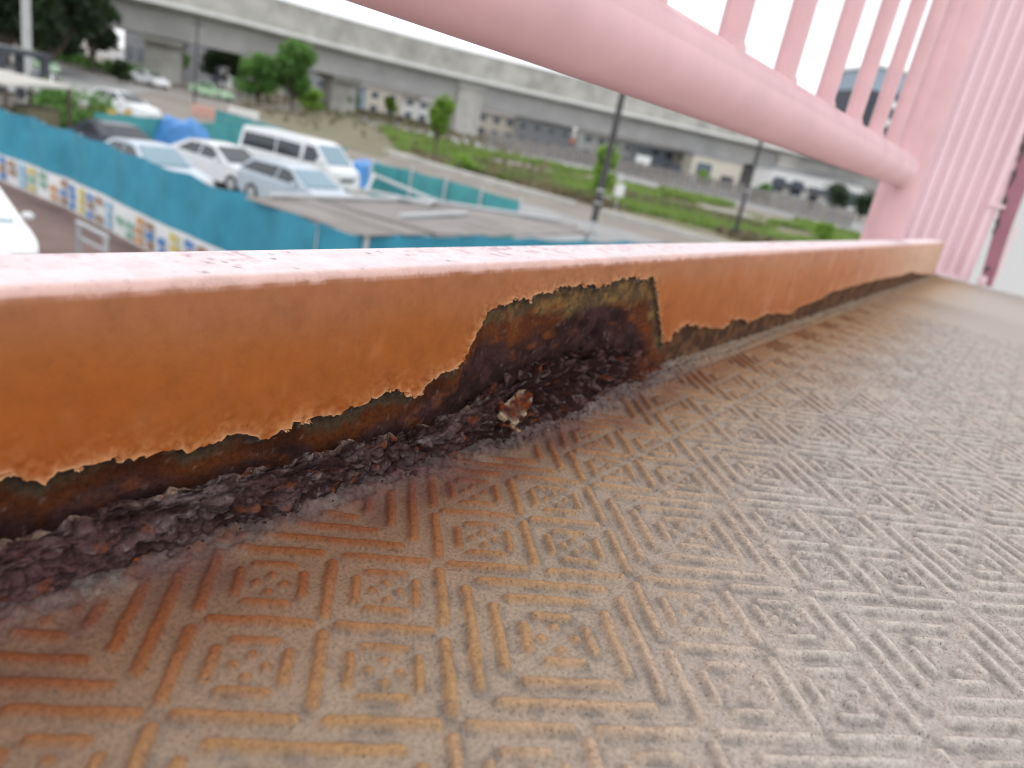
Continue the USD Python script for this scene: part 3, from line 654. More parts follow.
# ---- grass: blades on the verge, one mass
def blades(name, pts, n, h, mat, seed, label, category, clumpy=.5):
    r = np.random.default_rng(seed); P = Polygon(pts).buffer(0); x0, y0, x1, y1 = P.bounds; out = []
    q = np.c_[r.uniform(x0, x1, n * 6), r.uniform(y0, y1, n * 6)]; q = q[shapely.contains_xy(P, q[:, 0], q[:, 1])]
    k_ = fbm2(q[:, 0], q[:, 1], .16, 3, seed); q = q[k_ > clumpy][:n]
    m = len(q); hh = h * r.uniform(.4, 1.25, m); a = r.uniform(0, 6.3, m); w = hh * .45
    base = CAM[None] + q[:, :1] * RV + q[:, 1:] * FV; base[:, 2] = zt(q[:, 1])
    dx = np.c_[np.cos(a), np.sin(a), np.zeros(m)] * w[:, None]; lean = np.c_[r.normal(0, .35, (m, 2)), np.ones(m)] * hh[:, None]
    v_ = np.stack([base - dx, base + dx, base + lean + dx * .5, base + lean * 1.1 - dx * .5], 1).reshape(-1, 3)
    f_ = np.arange(4 * m).reshape(-1, 4)
    p = obj(name, (v_, f_), mat); return tag(p, label, category, kind='stuff')
blades('grass', px([(380, 128), (490, 154), (587, 171), (672, 192), (747, 208), (866, 239), (940, 258), (900, 264), (780, 246), (690, 225), (600, 205), (500, 180), (400, 152)]), 26000, .40, M_grass, 1, 'bright green grass strip between the far road and the concrete kerb', 'grass', .45)
blades('weeds', px([(240, 108), (262, 84), (330, 92), (400, 108), (470, 130), (560, 172), (520, 178), (410, 150), (330, 130), (300, 132)]), 24000, .6, M_weed, 2, 'brown dry weeds on the waste ground before the viaduct', 'weeds', .36)
blades('verge_weeds', px([(400, 146), (490, 166), (587, 186), (672, 206), (747, 224), (866, 250), (800, 256), (690, 228), (600, 206), (500, 184), (430, 162)]), 9000, .42, M_weed, 8, 'brown and green weeds mixed along the kerb side of the grass strip', 'weeds', .47)
blades('verge_weeds', px([(20, 196), (147, 252), (230, 285), (250, 300), (150, 266), (20, 204)]), 1500, .16, M_leaf, 3, 'low green weeds at the foot of the white banner', 'weeds', .45)

# ---- teal fence with printed banner
def cloth(pts, z0, z1, seed, sag=.0, wave=.05, nz=9, step=.12):
    """a hung sheet following a plan line (lat, dep)"""
    P = LineString(pts); n = int(P.length / step) + 2; d = np.linspace(0, P.length, n)
    q = np.array([P.interpolate(a).coords[0] for a in d]); tq = np.gradient(q, axis=0); tq /= np.linalg.norm(tq, axis=1, keepdims=True); nq = np.c_[-tq[:, 1], tq[:, 0]]
    zz = np.linspace(0, 1, nz); A_, B_ = np.meshgrid(d, zz, indexing='ij')
    o = (fbm2(A_, B_, .9, 3, seed) - .5) * wave * 4 + .02 * np.sin(A_ * 3.2)
    top_ = z1 - sag * np.abs(np.sin(A_ * math.pi / 1.8)) * 1.0 + (fbm2(A_, A_ * 0, .7, 2, seed + 2) - .5) * .10
    q3 = q[:, None, :] + nq[:, None, :] * o[..., None]
    v_ = CAM[None, None] + q3[..., :1] * RV + q3[..., 1:] * FV; v_[..., 2] = z0 + (top_ - z0) * B_
    f_ = gridfaces(n, nz); v_ = v_.reshape(-1, 3); nn_ = vnormals(v_, f_)
    back = v_ - nn_ * .01
    return trimesh.Trimesh(np.vstack([v_, back]), np.vstack([f_[:, [0, 1, 2]], f_[:, [0, 2, 3]], f_[:, [2, 1, 0]] + len(v_), f_[:, [3, 2, 0]] + len(v_)]), process=False), q, d, P
fence = thing('mesh_fence', 'long teal cloth site fence in front of the parked cars, white banner along its foot', 'fence')
m_, q_, d_, P_ = cloth(fl, -3.05, -1.87, 5, sag=.06); obj('cloth', m_, M_teal, fence, smooth=True)
m2_, q2_, d2_, P2_ = cloth(fr, -3.75, -1.87, 6, sag=.05); obj('cloth', m2_, M_teal, fence, smooth=True)
for PP in (P_, P2_):
    for a in np.arange(.3, PP.length, 1.8):
        c = PP.interpolate(a).coords[0]; p0 = W(c[0], c[1] + .12, -3.82); obj('fence_post', tube(p0, p0 + [0, 0, 1.9], .03, n=8), M_alu, fence)
ban = thing('banner', 'white banner of coloured childrens pictures hung below the teal cloth', 'banner')
offp = [(a, b - .10) for a, b in fl]
mb_, qb, db, PB = cloth(offp, -3.72, -3.02, 9, wave=.015); obj('sheet', mb_, M_ban, ban, smooth=True)
r = np.random.default_rng(4)
for k, a in enumerate(np.arange(.2, PB.length - .4, .50)):
    c0, c1 = np.array(PB.interpolate(a).coords[0]), np.array(PB.interpolate(a + .27).coords[0])
    for row in range(3):
        if r.random() < .12: continue
        z0 = -3.66 + row * .205; sh = r.uniform(-.02, .02)
        q = [W(c0[0] + sh, c0[1] - .07, z0), W(c1[0] + sh, c1[1] - .07, z0), W(c1[0] + sh, c1[1] - .07, z0 + r.uniform(.13, .19)), W(c0[0] + sh, c0[1] - .07, z0 + r.uniform(.13, .19))]
        n_ = np.cross(q[1] - q[0], q[3] - q[0]); n_ /= np.linalg.norm(n_)
        pm_ = trimesh.convex.convex_hull(np.vstack([q, np.array(q) + n_ * .006])) 
        if k * 3 + row < 290: obj('picture', pm_, M_print[(0, 2, 4, 1, 3, 5, 2, 0, 1)[(k + (row == 1 and k % 3 == 0)) % 9]], ban)
bf = [at(373, 163, -2.1), at(400, 167, -2.1), at(443, 179, -2.1), at(523, 202, -2.1)]
fence2 = thing('mesh_fence', 'shorter faded teal fence behind the grey shed roof', 'fence')
m_, q_, d_, P_ = cloth(bf, -3.75, -2.1, 12, sag=.03); obj('cloth', m_, M_teal2, fence2, smooth=True)
for a in np.arange(.0, P_.length, 1.9):
    c = P_.interpolate(a).coords[0]; p0 = W(c[0], c[1] - .12, -3.82); obj('fence_post', tube(p0, p0 + [0, 0, 1.85], .05, n=8), M_alu, fence2)
bf = [at(215, 108, -2.4), at(300, 134, -2.4), at(345, 148, -2.4)]
fence3 = thing('mesh_fence', 'low teal fence behind the white van beside the waste ground', 'fence')
m_, q_, d_, P_ = cloth(bf, -3.75, -2.4, 13, sag=.03); obj('cloth', m_, M_teal2, fence3, smooth=True)
bf = [at(95, 112, -2.4), at(160, 118, -2.4), at(250, 126, -2.4)]
m_, q_, d_, P_ = cloth(bf, -3.75, -2.4, 14, sag=.03); obj('cloth', m_, M_teal2, fence3, smooth=True)

# ---- grey shed roof just behind the teal fence
ZR = -1.86
c4 = [at(268, 197, ZR), at(437, 202, ZR), at(560, 221, ZR), at(588, 233, ZR), at(520, 235, ZR), at(365, 234, ZR)]
shed = thing('shed', 'low shed roofed with grey corrugated sheets just behind the teal fence', 'shed')
Pr = Polygon(c4).buffer(0); x0, y0, x1, y1 = Pr.bounds
ang = math.atan2(c4[1][1] - c4[0][1], c4[1][0] - c4[0][0]); ca, sa = math.cos(ang), math.sin(ang)
rotp = lambda a: np.c_[a[:, 0] * ca + a[:, 1] * sa, -a[:, 0] * sa + a[:, 1] * ca]
cr = rotp(np.array(c4)); Prr = Polygon(cr).buffer(0)
a0, b0, a1, b1 = Prr.bounds
for k, a in enumerate(np.arange(a0, a1, .8)):
    strip = Prr.intersection(shapely.box(a, b0, a + .79, b1))
    if strip.is_empty or strip.area < .15: continue
    s0, t0, s1, t1 = strip.bounds
    aa = np.arange(s0, s1, .035); A_, B_ = np.meshgrid(aa, [t0, (t0 + t1) / 2, t1], indexing='ij')
    zz = ZR + .018 * np.sin(A_ * 2 * math.pi / .14) + .004 * (k % 2) + .02 * (rng.random() - .5)
    l_, d2 = A_ * ca - B_ * sa, A_ * sa + B_ * ca
    v_ = CAM[None, None] + l_[..., None] * RV + d2[..., None] * FV; v_[..., 2] = zz
    f_ = gridfaces(len(aa), 3); v_ = v_.reshape(-1, 3)
    t_ = np.vstack([f_[:, [0, 1, 2]], f_[:, [0, 2, 3]]])
    obj('roof_sheet', trimesh.Trimesh(np.vstack([v_, v_ - [0, 0, .012]]), np.vstack([t_, t_[:, ::-1] + len(v_)]), process=False), M_roof, shed)
for (u0, v0), (u1, v1) in (((270, 195), (438, 201)), ((400, 216), (466, 213)), ((438, 202), (560, 220))):
    p0, p1 = W(*at(u0, v0, ZR + .06), ZR + .06), W(*at(u1, v1, ZR + .06), ZR + .06); obj('batten', tube(p0, p1, .05, n=6), M_alu, shed)
for q in (c4[0], c4[1], c4[3], c4[5]): obj('shed_post', tube(W(q[0], q[1] + .15, -3.82), W(q[0], q[1] + .15, ZR - .03), .05, n=8), M_alu, shed)
lad = thing('metal_frame', 'pale metal frame leaning over the shed roof beside the white van', 'frame')
pa, pb, pc, pd = [W(*at(u, v, -1.75), -1.75) for u, v in ((372, 174), (438, 202), (364, 190), (430, 204))]
obj('stile', tube(pa, pb, .045, n=6), M_alu, lad); obj('stile', tube(pc, pd, .045, n=6), M_alu, lad)
for t_ in (.04, .96): obj('crosspiece', tube(pa + (pb - pa) * t_, pc + (pd - pc) * t_, .04, n=6), M_alu, lad)

# ---- vehicles: x forward, y left, z up from the ground, origin at the centre
def loft(profile_low, halfw, profile_up=None, halfw_up=None):
    pass
def arch(xc, r, z0, n=9):
    return [(xc + r * math.cos(t), z0 + r * math.sin(t)) for t in np.linspace(math.pi, 0, n)]
def shell(side, w, tuck):
    """solid from a side outline (x, z): full half-width w up to the waist, narrowing above; edges rounded"""
    P = Polygon(side).buffer(0); P = P.buffer(-.05).buffer(.05)
    m = trimesh.creation.extrude_polygon(P, 2 * w, engine='earcut'); m = m.subdivide_to_size(.35) if hasattr(m, 'subdivide_to_size') else m
    v_ = m.vertices.copy(); x_, z_, y_ = v_[:, 0], v_[:, 1], v_[:, 2] - w
    y_ = y_ * tuck(x_, z_)
    m.vertices = np.c_[x_, y_, z_]; m.fix_normals(); return m
def pane(side, w, tuck, sgn, out=.012):
    P = Polygon(side); m = trimesh.creation.extrude_polygon(P, .02, engine='earcut'); m = m.subdivide_to_size(.4)
    v_ = m.vertices; x_, z_ = v_[:, 0], v_[:, 1]
    y_ = sgn * (w * tuck(x_, z_) + out - .02 * (v_[:, 2] < .01)); m.vertices = np.c_[x_, y_, z_]; m.fix_normals(); return m
def slab(pts, thick=.02):
    pts = np.array(pts, float); n = np.cross(pts[1] - pts[0], pts[-1] - pts[0]); n /= np.linalg.norm(n)
    return trimesh.convex.convex_hull(np.vstack([pts + n * thick, pts - n * thick]))
def wheels(t, xs, w, r):
    for x_ in xs:
        for s_ in (-1, 1):
            wh = obj('wheel', tube((x_, s_ * (w - .2), r), (x_, s_ * (w + .01), r), r, n=18), M_rub, t)
            obj('rim', tube((x_, s_ * (w - .05), r), (x_, s_ * (w + .02), r), r * .62, n=12), M_alu, wh)
def sedan(name, label, paint, at_, rot, group=None, glass=None, category='car', L=4.4, wagon=False):
    t = thing(name, label, category, at_, rot, group); g = glass or M_glass
    w, h = .86, 1.45; k_ = L / 4.4
    tuck = lambda x_, z_: np.where(z_ > .9, 1 - .30 * (z_ - .9) / .55, 1.0) * (1 - .10 * np.clip((np.abs(x_) - 1.6 * k_) / .6, 0, 1) ** 2)
    X = lambda a: a * k_
    rr = -2.0 if wagon else -1.35
    side = [(X(-2.18), .35), (X(-2.2), .85), (X(-2.1), .98), (X(-1.75 if not wagon else -2.12), 1.02), (X(rr + .35), 1.42), (X(-.3), h), (X(.25), 1.40), (X(1.05), .95), (X(2.0), .78), (X(2.2), .6), (X(2.2), .3),
            (X(1.72), .22)] + [(a, b) for a, b in arch(X(1.36), .34, .28)][::-1] + [(X(-1.0), .2)] + [(a, b) for a, b in arch(X(-1.34), .34, .28)][::-1] + [(X(-1.72), .24)]
    obj('body', shell(side, w, tuck), paint, t, smooth=35)
    for s_ in (-1, 1):
        obj('side_window', pane([(X(.85), .96), (X(.22), 1.33), (X(-.22), 1.37), (X(-.26), .98)], w, tuck, s_), M_glass, t)
        obj('side_window', pane([(X(-.34), .98), (X(-.30), 1.37), (X(rr + .45), 1.34), (X(rr - .02), 1.02)], w, tuck, s_), M_glass, t)
        obj('headlight', box(.22, .34, .14, (X(2.06), s_ * .6, .60), .04), M_lamp, t)
        obj('tail_light', box(.12, .28, .16, (X(-2.14), s_ * .62, .74), .03), M_rlamp, t)
        obj('mirror', box(.14, .18, .12, (X(.72), s_ * .95, .95), .04), paint, t)
    obj('windscreen', slab([(X(1.03), .70, .985), (X(1.03), -.70, .985), (X(.30), -.58, 1.395), (X(.30), .58, 1.395)]), g, t)
    xe = X(-1.72 if not wagon else -2.1)
    obj('rear_window', slab([(xe - .0, .66, 1.04), (xe, -.66, 1.04), (X(rr + .30), -.56, 1.41), (X(rr + .30), .56, 1.41)]), M_glass, t)
    obj('number_plate', box(.03, .34, .16, (X(2.2), 0, .38)), M_lamp, t)
    wheels(t, (X(1.36), X(-1.34)), w, .31); return t
def van(name, label, paint, at_, rot, L=4.9, h=1.98):
    t = thing(name, label, 'van', at_, rot); w = .87
    tuck = lambda x_, z_: np.where(z_ > 1.05, 1 - .14 * (z_ - 1.05) / .9, 1.0) * (1 - .08 * np.clip((x_ - 1.7) / .75, 0, 1) ** 2)
    a = L / 2
    side = [(-a, .35), (-a, 1.1), (-a + .12, h - .08), (-a + .3, h), (a - 1.55, h), (a - 1.15, h - .1), (a - .42, 1.18), (a - .08, 1.0), (a, .75), (a, .3)] + arch(a - .85, .36, .28)[::-1] + arch(-a + .95, .36, .28)[::-1]
    obj('body', shell(side, w, tuck), paint, t, smooth=35)
    for s_ in (-1, 1):
        obj('side_window', pane([(a - .62, 1.2), (a - 1.12, 1.76), (a - 1.62, 1.78), (a - 1.66, 1.14)], w, tuck, s_), M_glass, t)
        obj('side_window', pane([(a - 1.85, 1.16), (a - 1.82, 1.74), (a - 3.1, 1.76), (a - 3.1, 1.16)], w, tuck, s_), M_glass, t)
        obj('side_window', pane([(a - 3.18, 1.16), (a - 3.18, 1.76), (-a + .25, 1.74), (-a + .2, 1.16)], w, tuck, s_), M_glass, t)
        obj('headlight', box(.16, .34, .26, (a - .08, s_ * .62, .68), .05), M_lamp, t)
        obj('tail_light', box(.08, .14, .5, (-a + .0, s_ * .74, .75), .02), M_rlamp, t)
        obj('mirror', box(.14, .2, .24, (a - .7, s_ * .98, 1.15), .05), paint, t)
        obj('door_seam', box(.012, .012, 1.0, (a - 1.74, s_ * (w + .001), .45)), M_dark, t)
    obj('windscreen', slab([(a - .44, .70, 1.22), (a - .44, -.70, 1.22), (a - 1.12, -.64, 1.86), (a - 1.12, .64, 1.86)]), M_glassb, t)
    obj('rear_window', slab([(-a - .005, .64, 1.2), (-a - .005, -.64, 1.2), (-a + .09, -.6, 1.78), (-a + .09, .6, 1.78)]), M_glass, t)
    obj('grille', box(.05, .9, .16, (a - .01, 0, .62), .02), M_dark, t); obj('number_plate', box(.03, .34, .16, (a + .005, 0, .4)), M_lamp, t)
    wheels(t, (a - .85, -a + .95), w, .33); return t
A_ = lambda u, v: W(*at(u, v))
van('van', 'white high-sided van parked in the yard facing right, dark side windows', M_white, W(*at(297, 185)), HD - .42, L=5.2)
sedan('car', 'white saloon car with black side windows parked left of the white van', M_white, W(*at(222, 185)), HD - .45, 'cars in the yard', L=4.7)
sedan('car', 'pale silver blue car in front of the white van, half hidden by the shed roof', M_silver, W(*at(298, 211)), HD - .50, 'cars in the yard', glass=M_glassb, wagon=True)
sedan('car', 'pale silver blue car next to the cloth fence, left of the white saloon', M_silver, W(*at(150, 192)), HD - .5, 'cars in the yard', glass=M_glassb, L=4.0)
sedan('car', 'dark car behind the teal fence below the hedge', M_darkcar, W(*at(118, 165)), HD - .45, 'cars in the yard', L=3.6)
sedan('car', 'white car close to the footbridge at the left edge, on the reddish paving', M_white, W(*at(-46, 262)), HD - .75, glass=M_glassb)
sedan('car', 'white car driving on the street beside the dark building', M_white, W(*at(150, 86)), HD - .5, 'cars on the street')
sedan('car', 'light green and white taxi on the street beside the green trees', M_green, W(*at(212, 98)), HD - .2, 'cars on the street', category='taxi')
sedan('car', 'light green car at the left edge of the street near the lamp pole', M_green, W(*at(42, 72)), HD - .7, 'cars on the street')
sedan('car', 'white car seen over the green hedge, parked along the street', M_white, W(*at(122, 116)), HD - .35, 'cars on the street', L=5.0)
sedan('car', 'white car parked under the left lamp pole', M_white, W(*at(42, 96)), HD - 1.2, 'cars on the street', L=3.8)
sedan('car', 'silver car before the houses under the viaduct, near the pier', M_silver, W(*at(366, 110)), HD, 'cars by the viaduct')
sedan('car', 'red car parked in the gloom below the viaduct at the right', M_red, W(*at(806, 193)), HD + .1, 'cars by the viaduct')
sedan('car', 'silver car right of the red car below the viaduct', M_silver, W(*at(850, 206)), HD + .1, 'cars by the viaduct')
sedan('car', 'white car left of the red car below the viaduct', M_white, W(*at(772, 196)), HD + .1, 'cars by the viaduct')
sedan('car', 'small white car between the street trees', M_white, W(*at(197, 76)), HD - .4, 'cars on the street', L=3.6)

# ---- tarpaulins and clutter
def tarp(name, label, u, v, w, d, h, mat, seed, rot):
    n = 26; a = np.linspace(-1, 1, n); X, Y = np.meshgrid(a, a, indexing='ij'); r_ = np.maximum(np.abs(X), np.abs(Y)) ** 1.0
    z = h * sstep(1.0, .45, r_ + .25 * (fbm2(X, Y, 1.5, 3, seed) - .5)) * (.75 + .6 * (fbm2(X, Y, 2.2, 4, seed + 1) - .3)) + .02
    v_ = np.stack([X * w / 2 * (1 + .1 * fbm2(X, Y, 2, 3, seed + 2)), Y * d / 2, z], -1).reshape(-1, 3)
    t = thing(name, label, 'tarpaulin', W(*at(u, v)), rot)
    obj('sheet', (v_, gridfaces(n, n)), mat, t, smooth=True)
    for q in ((-.9, -.9), (.9, -.9), (.9, .9), (-.9, .9)):
        obj('weight', box(.3, .2, .16, (q[0] * w / 2, q[1] * d / 2, .02), .03), M_conc, t)
tarp('tarpaulin', 'blue tarpaulin heaped over goods behind the silver car', 182, 154, 2.6, 2.2, 1.55, M_blue, 61, HD)
tarp('tarpaulin', 'pale blue sheet over a low heap left of the blue tarpaulin', 155, 148, 1.8, 1.6, 1.15, M_lblue, 62, HD)
tarp('tarpaulin', 'blue tarpaulin at the nose of the white van', 366, 186, 2.6, 2.2, 1.15, M_blue, 63, HD - .3)
mach = thing('excavator', 'small yellow machine beside the hedge behind the fence', 'machine', W(*at(107, 137)), HD, None, (.8, .8, .8))
obj('track', box(1.5, .3, .4, (0, -.5, 0), .1), M_rub, mach); obj('track', box(1.5, .3, .4, (0, .5, 0), .1), M_rub, mach)
obj('cab', box(.9, .9, 1.1, (-.1, 0, .42), .08), M_yel, mach); obj('engine_cover', box(.6, 1.0, .6, (-.7, 0, .42), .1), M_yel, mach); obj('window', box(.5, .92, .45, (-.05, 0, .95)), M_win, mach)
obj('boom', cat([tube((.35, 0, .7), (1.2, 0, 1.7), .09), tube((1.2, 0, 1.7), (1.8, 0, .9), .08)]), M_yel, mach); obj('bucket', box(.3, .4, .3, (1.8, 0, .6), .06), M_dark, mach)
can = thing('shelter', 'brown lean-to with a grey roof behind the left end of the fence', 'shelter', W(*at(2, 138)), HD - .35)
obj('roof', slab([(-2.6, -1.3, 2.05), (2.3, -1.3, 2.05), (2.3, 1.2, 2.25), (-2.6, 1.2, 2.25)], .05), M_conc, can)
for x_ in (-2.4, 0, 2.1):
    for y_ in (-1.2, 1.1): obj('post', box(.1, .1, 2.05 if y_ < 0 else 2.15, (x_, y_, 0)), M_bark, can)
for k, (x_, c_) in enumerate(((-1.9, M_sal), (-1.0, M_dirt), (-.1, M_cream), (.8, M_sal), (1.6, M_dirt))):
    cr_ = thing('crate', ['salmon crate at the left end under the lean-to roof', 'brown crate second from the left under the lean-to roof', 'cream crate in the middle under the lean-to roof', 'salmon crate second from the right under the lean-to roof', 'brown crate at the right end under the lean-to roof'][k], 'crate', W(*at(2, 138)) + RV * x_ * math.cos(.35) + FV * -.2, HD - .35, 'crates under the lean-to')
    obj('crate_body', box(.75, 1.2, 1.1 + .25 * (k % 3), bevel=.02), c_, cr_); obj('lid', box(.8, 1.25, .06, (0, 0, 1.1 + .25 * (k % 3) + .002), .01), M_bark, cr_)
port = thing('carport', 'dark blue steel carport on square posts at the left edge', 'carport', W(*at(12, 100)), HD - .4)
obj('roof', box(5.0, 3.0, .3, (-1.2, 0, 2.5), .04), M_dkb, port)
for x_ in (-3.4, -1.2, 1.1): obj('post', box(.35, .35, 2.5, (x_, -1.2, 0)), M_dkb, port); obj('post', box(.35, .35, 2.5, (x_, 1.2, 0)), M_dkb, port)
bar_ = thing('pipe_barrier', 'grey pipe barrier standing on the reddish paving before the banner', 'barrier', W(*at(92, 266)), HD - .6)
for x_ in (-.55, .55): obj('upright', tube((x_, 0, 0), (x_, 0, .72), .045), M_alu, bar_)
obj('crossbar', tube((-.6, 0, .42), (.6, 0, .42), .035), M_alu, bar_); obj('crossbar', tube((-.62, 0, .70), (.62, 0, .70), .04), M_alu, bar_)
for k, (u, v, w_, h_, c_) in enumerate(((210, 118, 3.2, .8, M_sal), (243, 122, 2.6, 1.0, M_wht))):
    bl = thing('block_wall', ['low salmon block wall in the yard behind the saloon', 'low white block wall beside the van'][k], 'wall', W(*at(u, v)), HD - .2)
    for j in range(4):
        for i_ in range(2): obj('block', box(w_ / 4 - .02, .3, h_ / 2 - .015, (w_ * (j - 1.5) / 4, .004 * ((i_ + j) % 2), i_ * h_ / 2), .02), c_, bl)

# ---- trees, hedges and saplings
def crown_leaves(r_, blobs, n, size):
    """small leaf quads spread through several clumps (centre, radii)"""
    c, s_, wgt = np.array([b[0] for b in blobs]), np.array([b[1] for b in blobs]), np.array([np.prod(b[1]) ** .67 for b in blobs])
    k = r_.choice(len(blobs), n, p=wgt / wgt.sum()); d = r_.normal(size=(n, 3)); d /= np.linalg.norm(d, axis=1, keepdims=True)
    P = c[k] + d * s_[k] * (r_.random((n, 1)) ** .5) * r_.uniform(.75, 1.3, (n, 1))
    keep_ = meshkit.fbm(P * 1.7, 3, 5) > .43; P = P[keep_]; n = len(P)
    u_ = r_.normal(size=(n, 3)); u_ /= np.linalg.norm(u_, axis=1, keepdims=True); w_ = np.cross(u_, r_.normal(size=(n, 3))); w_ /= np.linalg.norm(w_, axis=1, keepdims=True)
    L_ = size * r_.uniform(.6, 1.4, (n, 1)); v_ = np.stack([P - u_ * L_, P + w_ * L_ * .5, P + u_ * L_, P - w_ * L_ * .5], 1).reshape(-1, 3)
    return v_, np.arange(4 * n).reshape(-1, 4)
def tree(label, u, v, h, cw, mat, seed, n=1700, trunk=.35, size=.16, group=None, name='tree', category='tree', base=None, slim=1.0):
    r_ = np.random.default_rng(seed); p = W(*at(u, v)) if base is None else base
    t = thing(name, label, category, p, 0, group); th = h * trunk
    lim = [tube((0, 0, -.1), (.05 * h * r_.normal() * .3, 0, th * 1.3), .022 * h, .013 * h, 8)]; blobs = []
    for k in range(16):
        a = r_.uniform(0, 6.28); rr_ = cw / 2 * r_.uniform(.25, .75); zc = th + (h - th) * r_.uniform(.18, .82); rr_ *= 1.15 - .7 * (zc - th) / (h - th) * slim
        q = np.array([math.cos(a) * rr_, math.sin(a) * rr_, zc]); lim.append(tube((0, 0, th * r_.uniform(.7, 1.25)), q, .010 * h, .004 * h, 6))
        blobs.append((q, np.array([cw * .19, cw * .19, (h - th) * .15]) * r_.uniform(.6, 1.35)))
    blobs.append((np.array([0, 0, h * .88]), np.array([cw * .2, cw * .2, h * .12])))
    tr = obj('trunk', lim[0], M_bark, t)
    obj('limbs', cat(lim[1:]), M_bark, t); obj('crown', crown_leaves(r_, blobs, int(n * 1.7), 1.35 * size * max(1, h / 6)), mat, t)
    return t
tree('dark tree at the left edge behind the lamp pole', 8, 66, 10, 10, M_leafd, 1, 7000, trunk=.12, size=.22)
tree('large dark tree right of the lamp pole', 54, 72, 12, 11, M_leafd, 2, 11000, trunk=.1, size=.22)
tree('dark tree left of the charcoal building', 92, 72, 8, 6.5, M_leafd, 3, 6000, trunk=.12, size=.22)
tree('dark round tree beside the viaduct pier and the taxi', 224, 90, 6.5, 6.5, M_leafd, 4, 5000, trunk=.15)
tree('mid green tree behind the white van roof', 257, 106, 5.2, 5.6, M_leaf, 5, 4500, trunk=.15)
tree('tall bright green tree, the fullest behind the white van', 291, 112, 7.2, 6.0, M_leaf, 6, 7000, trunk=.12)
tree('slim green tree in front of the cream wall under the viaduct', 346, 114, 4.6, 3.2, M_leaf, 7, 2600, trunk=.2)
tree('small young tree left of the big viaduct pier', 389, 122, 3.6, 2.6, M_leafy, 8, 900)
tree('low green bush on the brown waste ground', 308, 112, 2.6, 3.4, M_leafy, 9, 800, trunk=.1, name='bush', category='bush')
tree('thin pale green sapling on the verge below the pier', 434, 158, 5.2, 1.9, M_leafy, 10, 1500, trunk=.25, name='sapling', category='sapling', slim=.3)
tree('thin pale green sapling at the dark utility pole', 597, 205, 4.2, 1.8, M_leafy, 11, 1600, trunk=.2, name='sapling', category='sapling', slim=.3)
tree('small bright green bush near the pink post', 818, 244, 1.7, 2.0, M_leafy, 12, 700, trunk=.1, name='bush', category='bush', size=.1)
tree('bright grass tuft bush beside the concrete kerb', 462, 172, 1.3, 2.6, M_leafy, 13, 500, trunk=.1, name='bush', category='bush', size=.1)
for k, (u, v, h) in enumerate(((495, 140, 4.0), (520, 144, 4.6), (548, 150, 4.2), (570, 152, 3.6))):
    tree(['round green shrub right next to the big pier', 'tallest round green shrub under the viaduct right of the pier', 'green shrub left of the orange awnings', 'green shrub at the corner of the white shop'][k], u, v, h, 5.2, M_leaf, 20 + k, 2200, trunk=.12, group='shrubs under the viaduct', name='shrub', category='shrub')
hdg = thing('hedge', 'dense green hedge between the lean-to and the street', 'hedge', W(*at(68, 128)), HD - .4)
r_ = np.random.default_rng(44)
obj('leaves', crown_leaves(r_, [(np.array([x_, r_.normal() * .2, .4 + .9 * r_.random()]), np.array([.8, .7, .7]) * r_.uniform(.7, 1.3)) for x_ in np.linspace(-2, 2, 14)], 4200, .12), M_leaf, hdg); obj('stems', cat([tube((x_, 0, 0), (x_ + .1, 0, 1.2), .04, n=6) for x_ in np.linspace(-1.8, 1.8, 9)]), M_bark, hdg)
hdg = thing('hedge', 'long low green hedge along the far side of the street', 'hedge', W(*at(92, 70)), HD - .45)
obj('leaves', crown_leaves(r_, [(np.array([x_, r_.normal() * .3, .5 + .5 * r_.random()]), np.array([1.3, .8, .7])) for x_ in np.linspace(-9, 9, 22)], 3600, .2), M_leaf, hdg); obj('stems', cat([tube((x_, 0, 0), (x_, 0, 1), .05, n=6) for x_ in np.linspace(-9, 9, 12)]), M_bark, hdg)

# ---- poles
def pole(name, label, u, v, h, r0, r1, mat, parts, category='pole', lean=(0, 0)):
    b = W(*at(u, v)); t = thing(name, label, category, b, HD)
    obj('shaft', tube((0, 0, -.1), (lean[0], lean[1], h), r0, r1, 16), mat, t)
    for n_, m_, a in parts: obj(n_, m_, a, t)
    return t
pole('utility_pole', 'dark utility pole beside the sapling, its foot painted pale', 590, 238, 9.0, .155, .125, M_pole,
     [('foot_band', tube((0, 0, 0), (0, 0, .75), .17, n=16), M_alu), ('band', tube((0, 0, 2.1), (0, 0, 2.2), .175, n=16), M_alu), ('band', tube((0, 0, 1.55), (0, 0, 1.62), .175, n=16), M_alu), ('cross_arm', box(1.8, .1, .1, (0, -.2, 8.4)), M_alu), ('crate_bracket', box(.5, .06, .05, (.3, -.2, 1.9)), M_alu)])
sg = pole('road_sign', 'small white plate on a grey post right of the dark utility pole', 614, 214, 2.2, .04, .04, M_alu, [('plate', box(.62, .03, .75, (0, -.06, 1.15), .01), M_wht), ('upper_plate', box(.35, .03, .5, (-.1, -.06, 2.05), .01), M_alu)], category='sign')
pole('utility_pole', 'thinner dark pole further right on the grass verge', 733, 238, 8.5, .15, .10, M_pole, [('foot_band', tube((0, 0, 0), (0, 0, .5), .17, n=12), M_pole), ('cross_arm', box(1.4, .08, .08, (0, -.15, 8.0)), M_alu), ('band', tube((0, 0, 3.0), (0, 0, 3.1), .16, n=12), M_alu)])
pole('lamp_pole', 'thick pale grey pole at the left edge above the carport', 28, 92, 12, .30, .22, M_cpole, [('collar', tube((0, 0, 2.0), (0, 0, 2.12), .32, n=14), M_alu)])
pole('utility_pole', 'thin dark pole on the street between the taxi and the dark building', 194, 106, 7.0, .09, .07, M_pole, [('cross_arm', box(1.2, .08, .08, (0, 0, 6.5)), M_pole)])
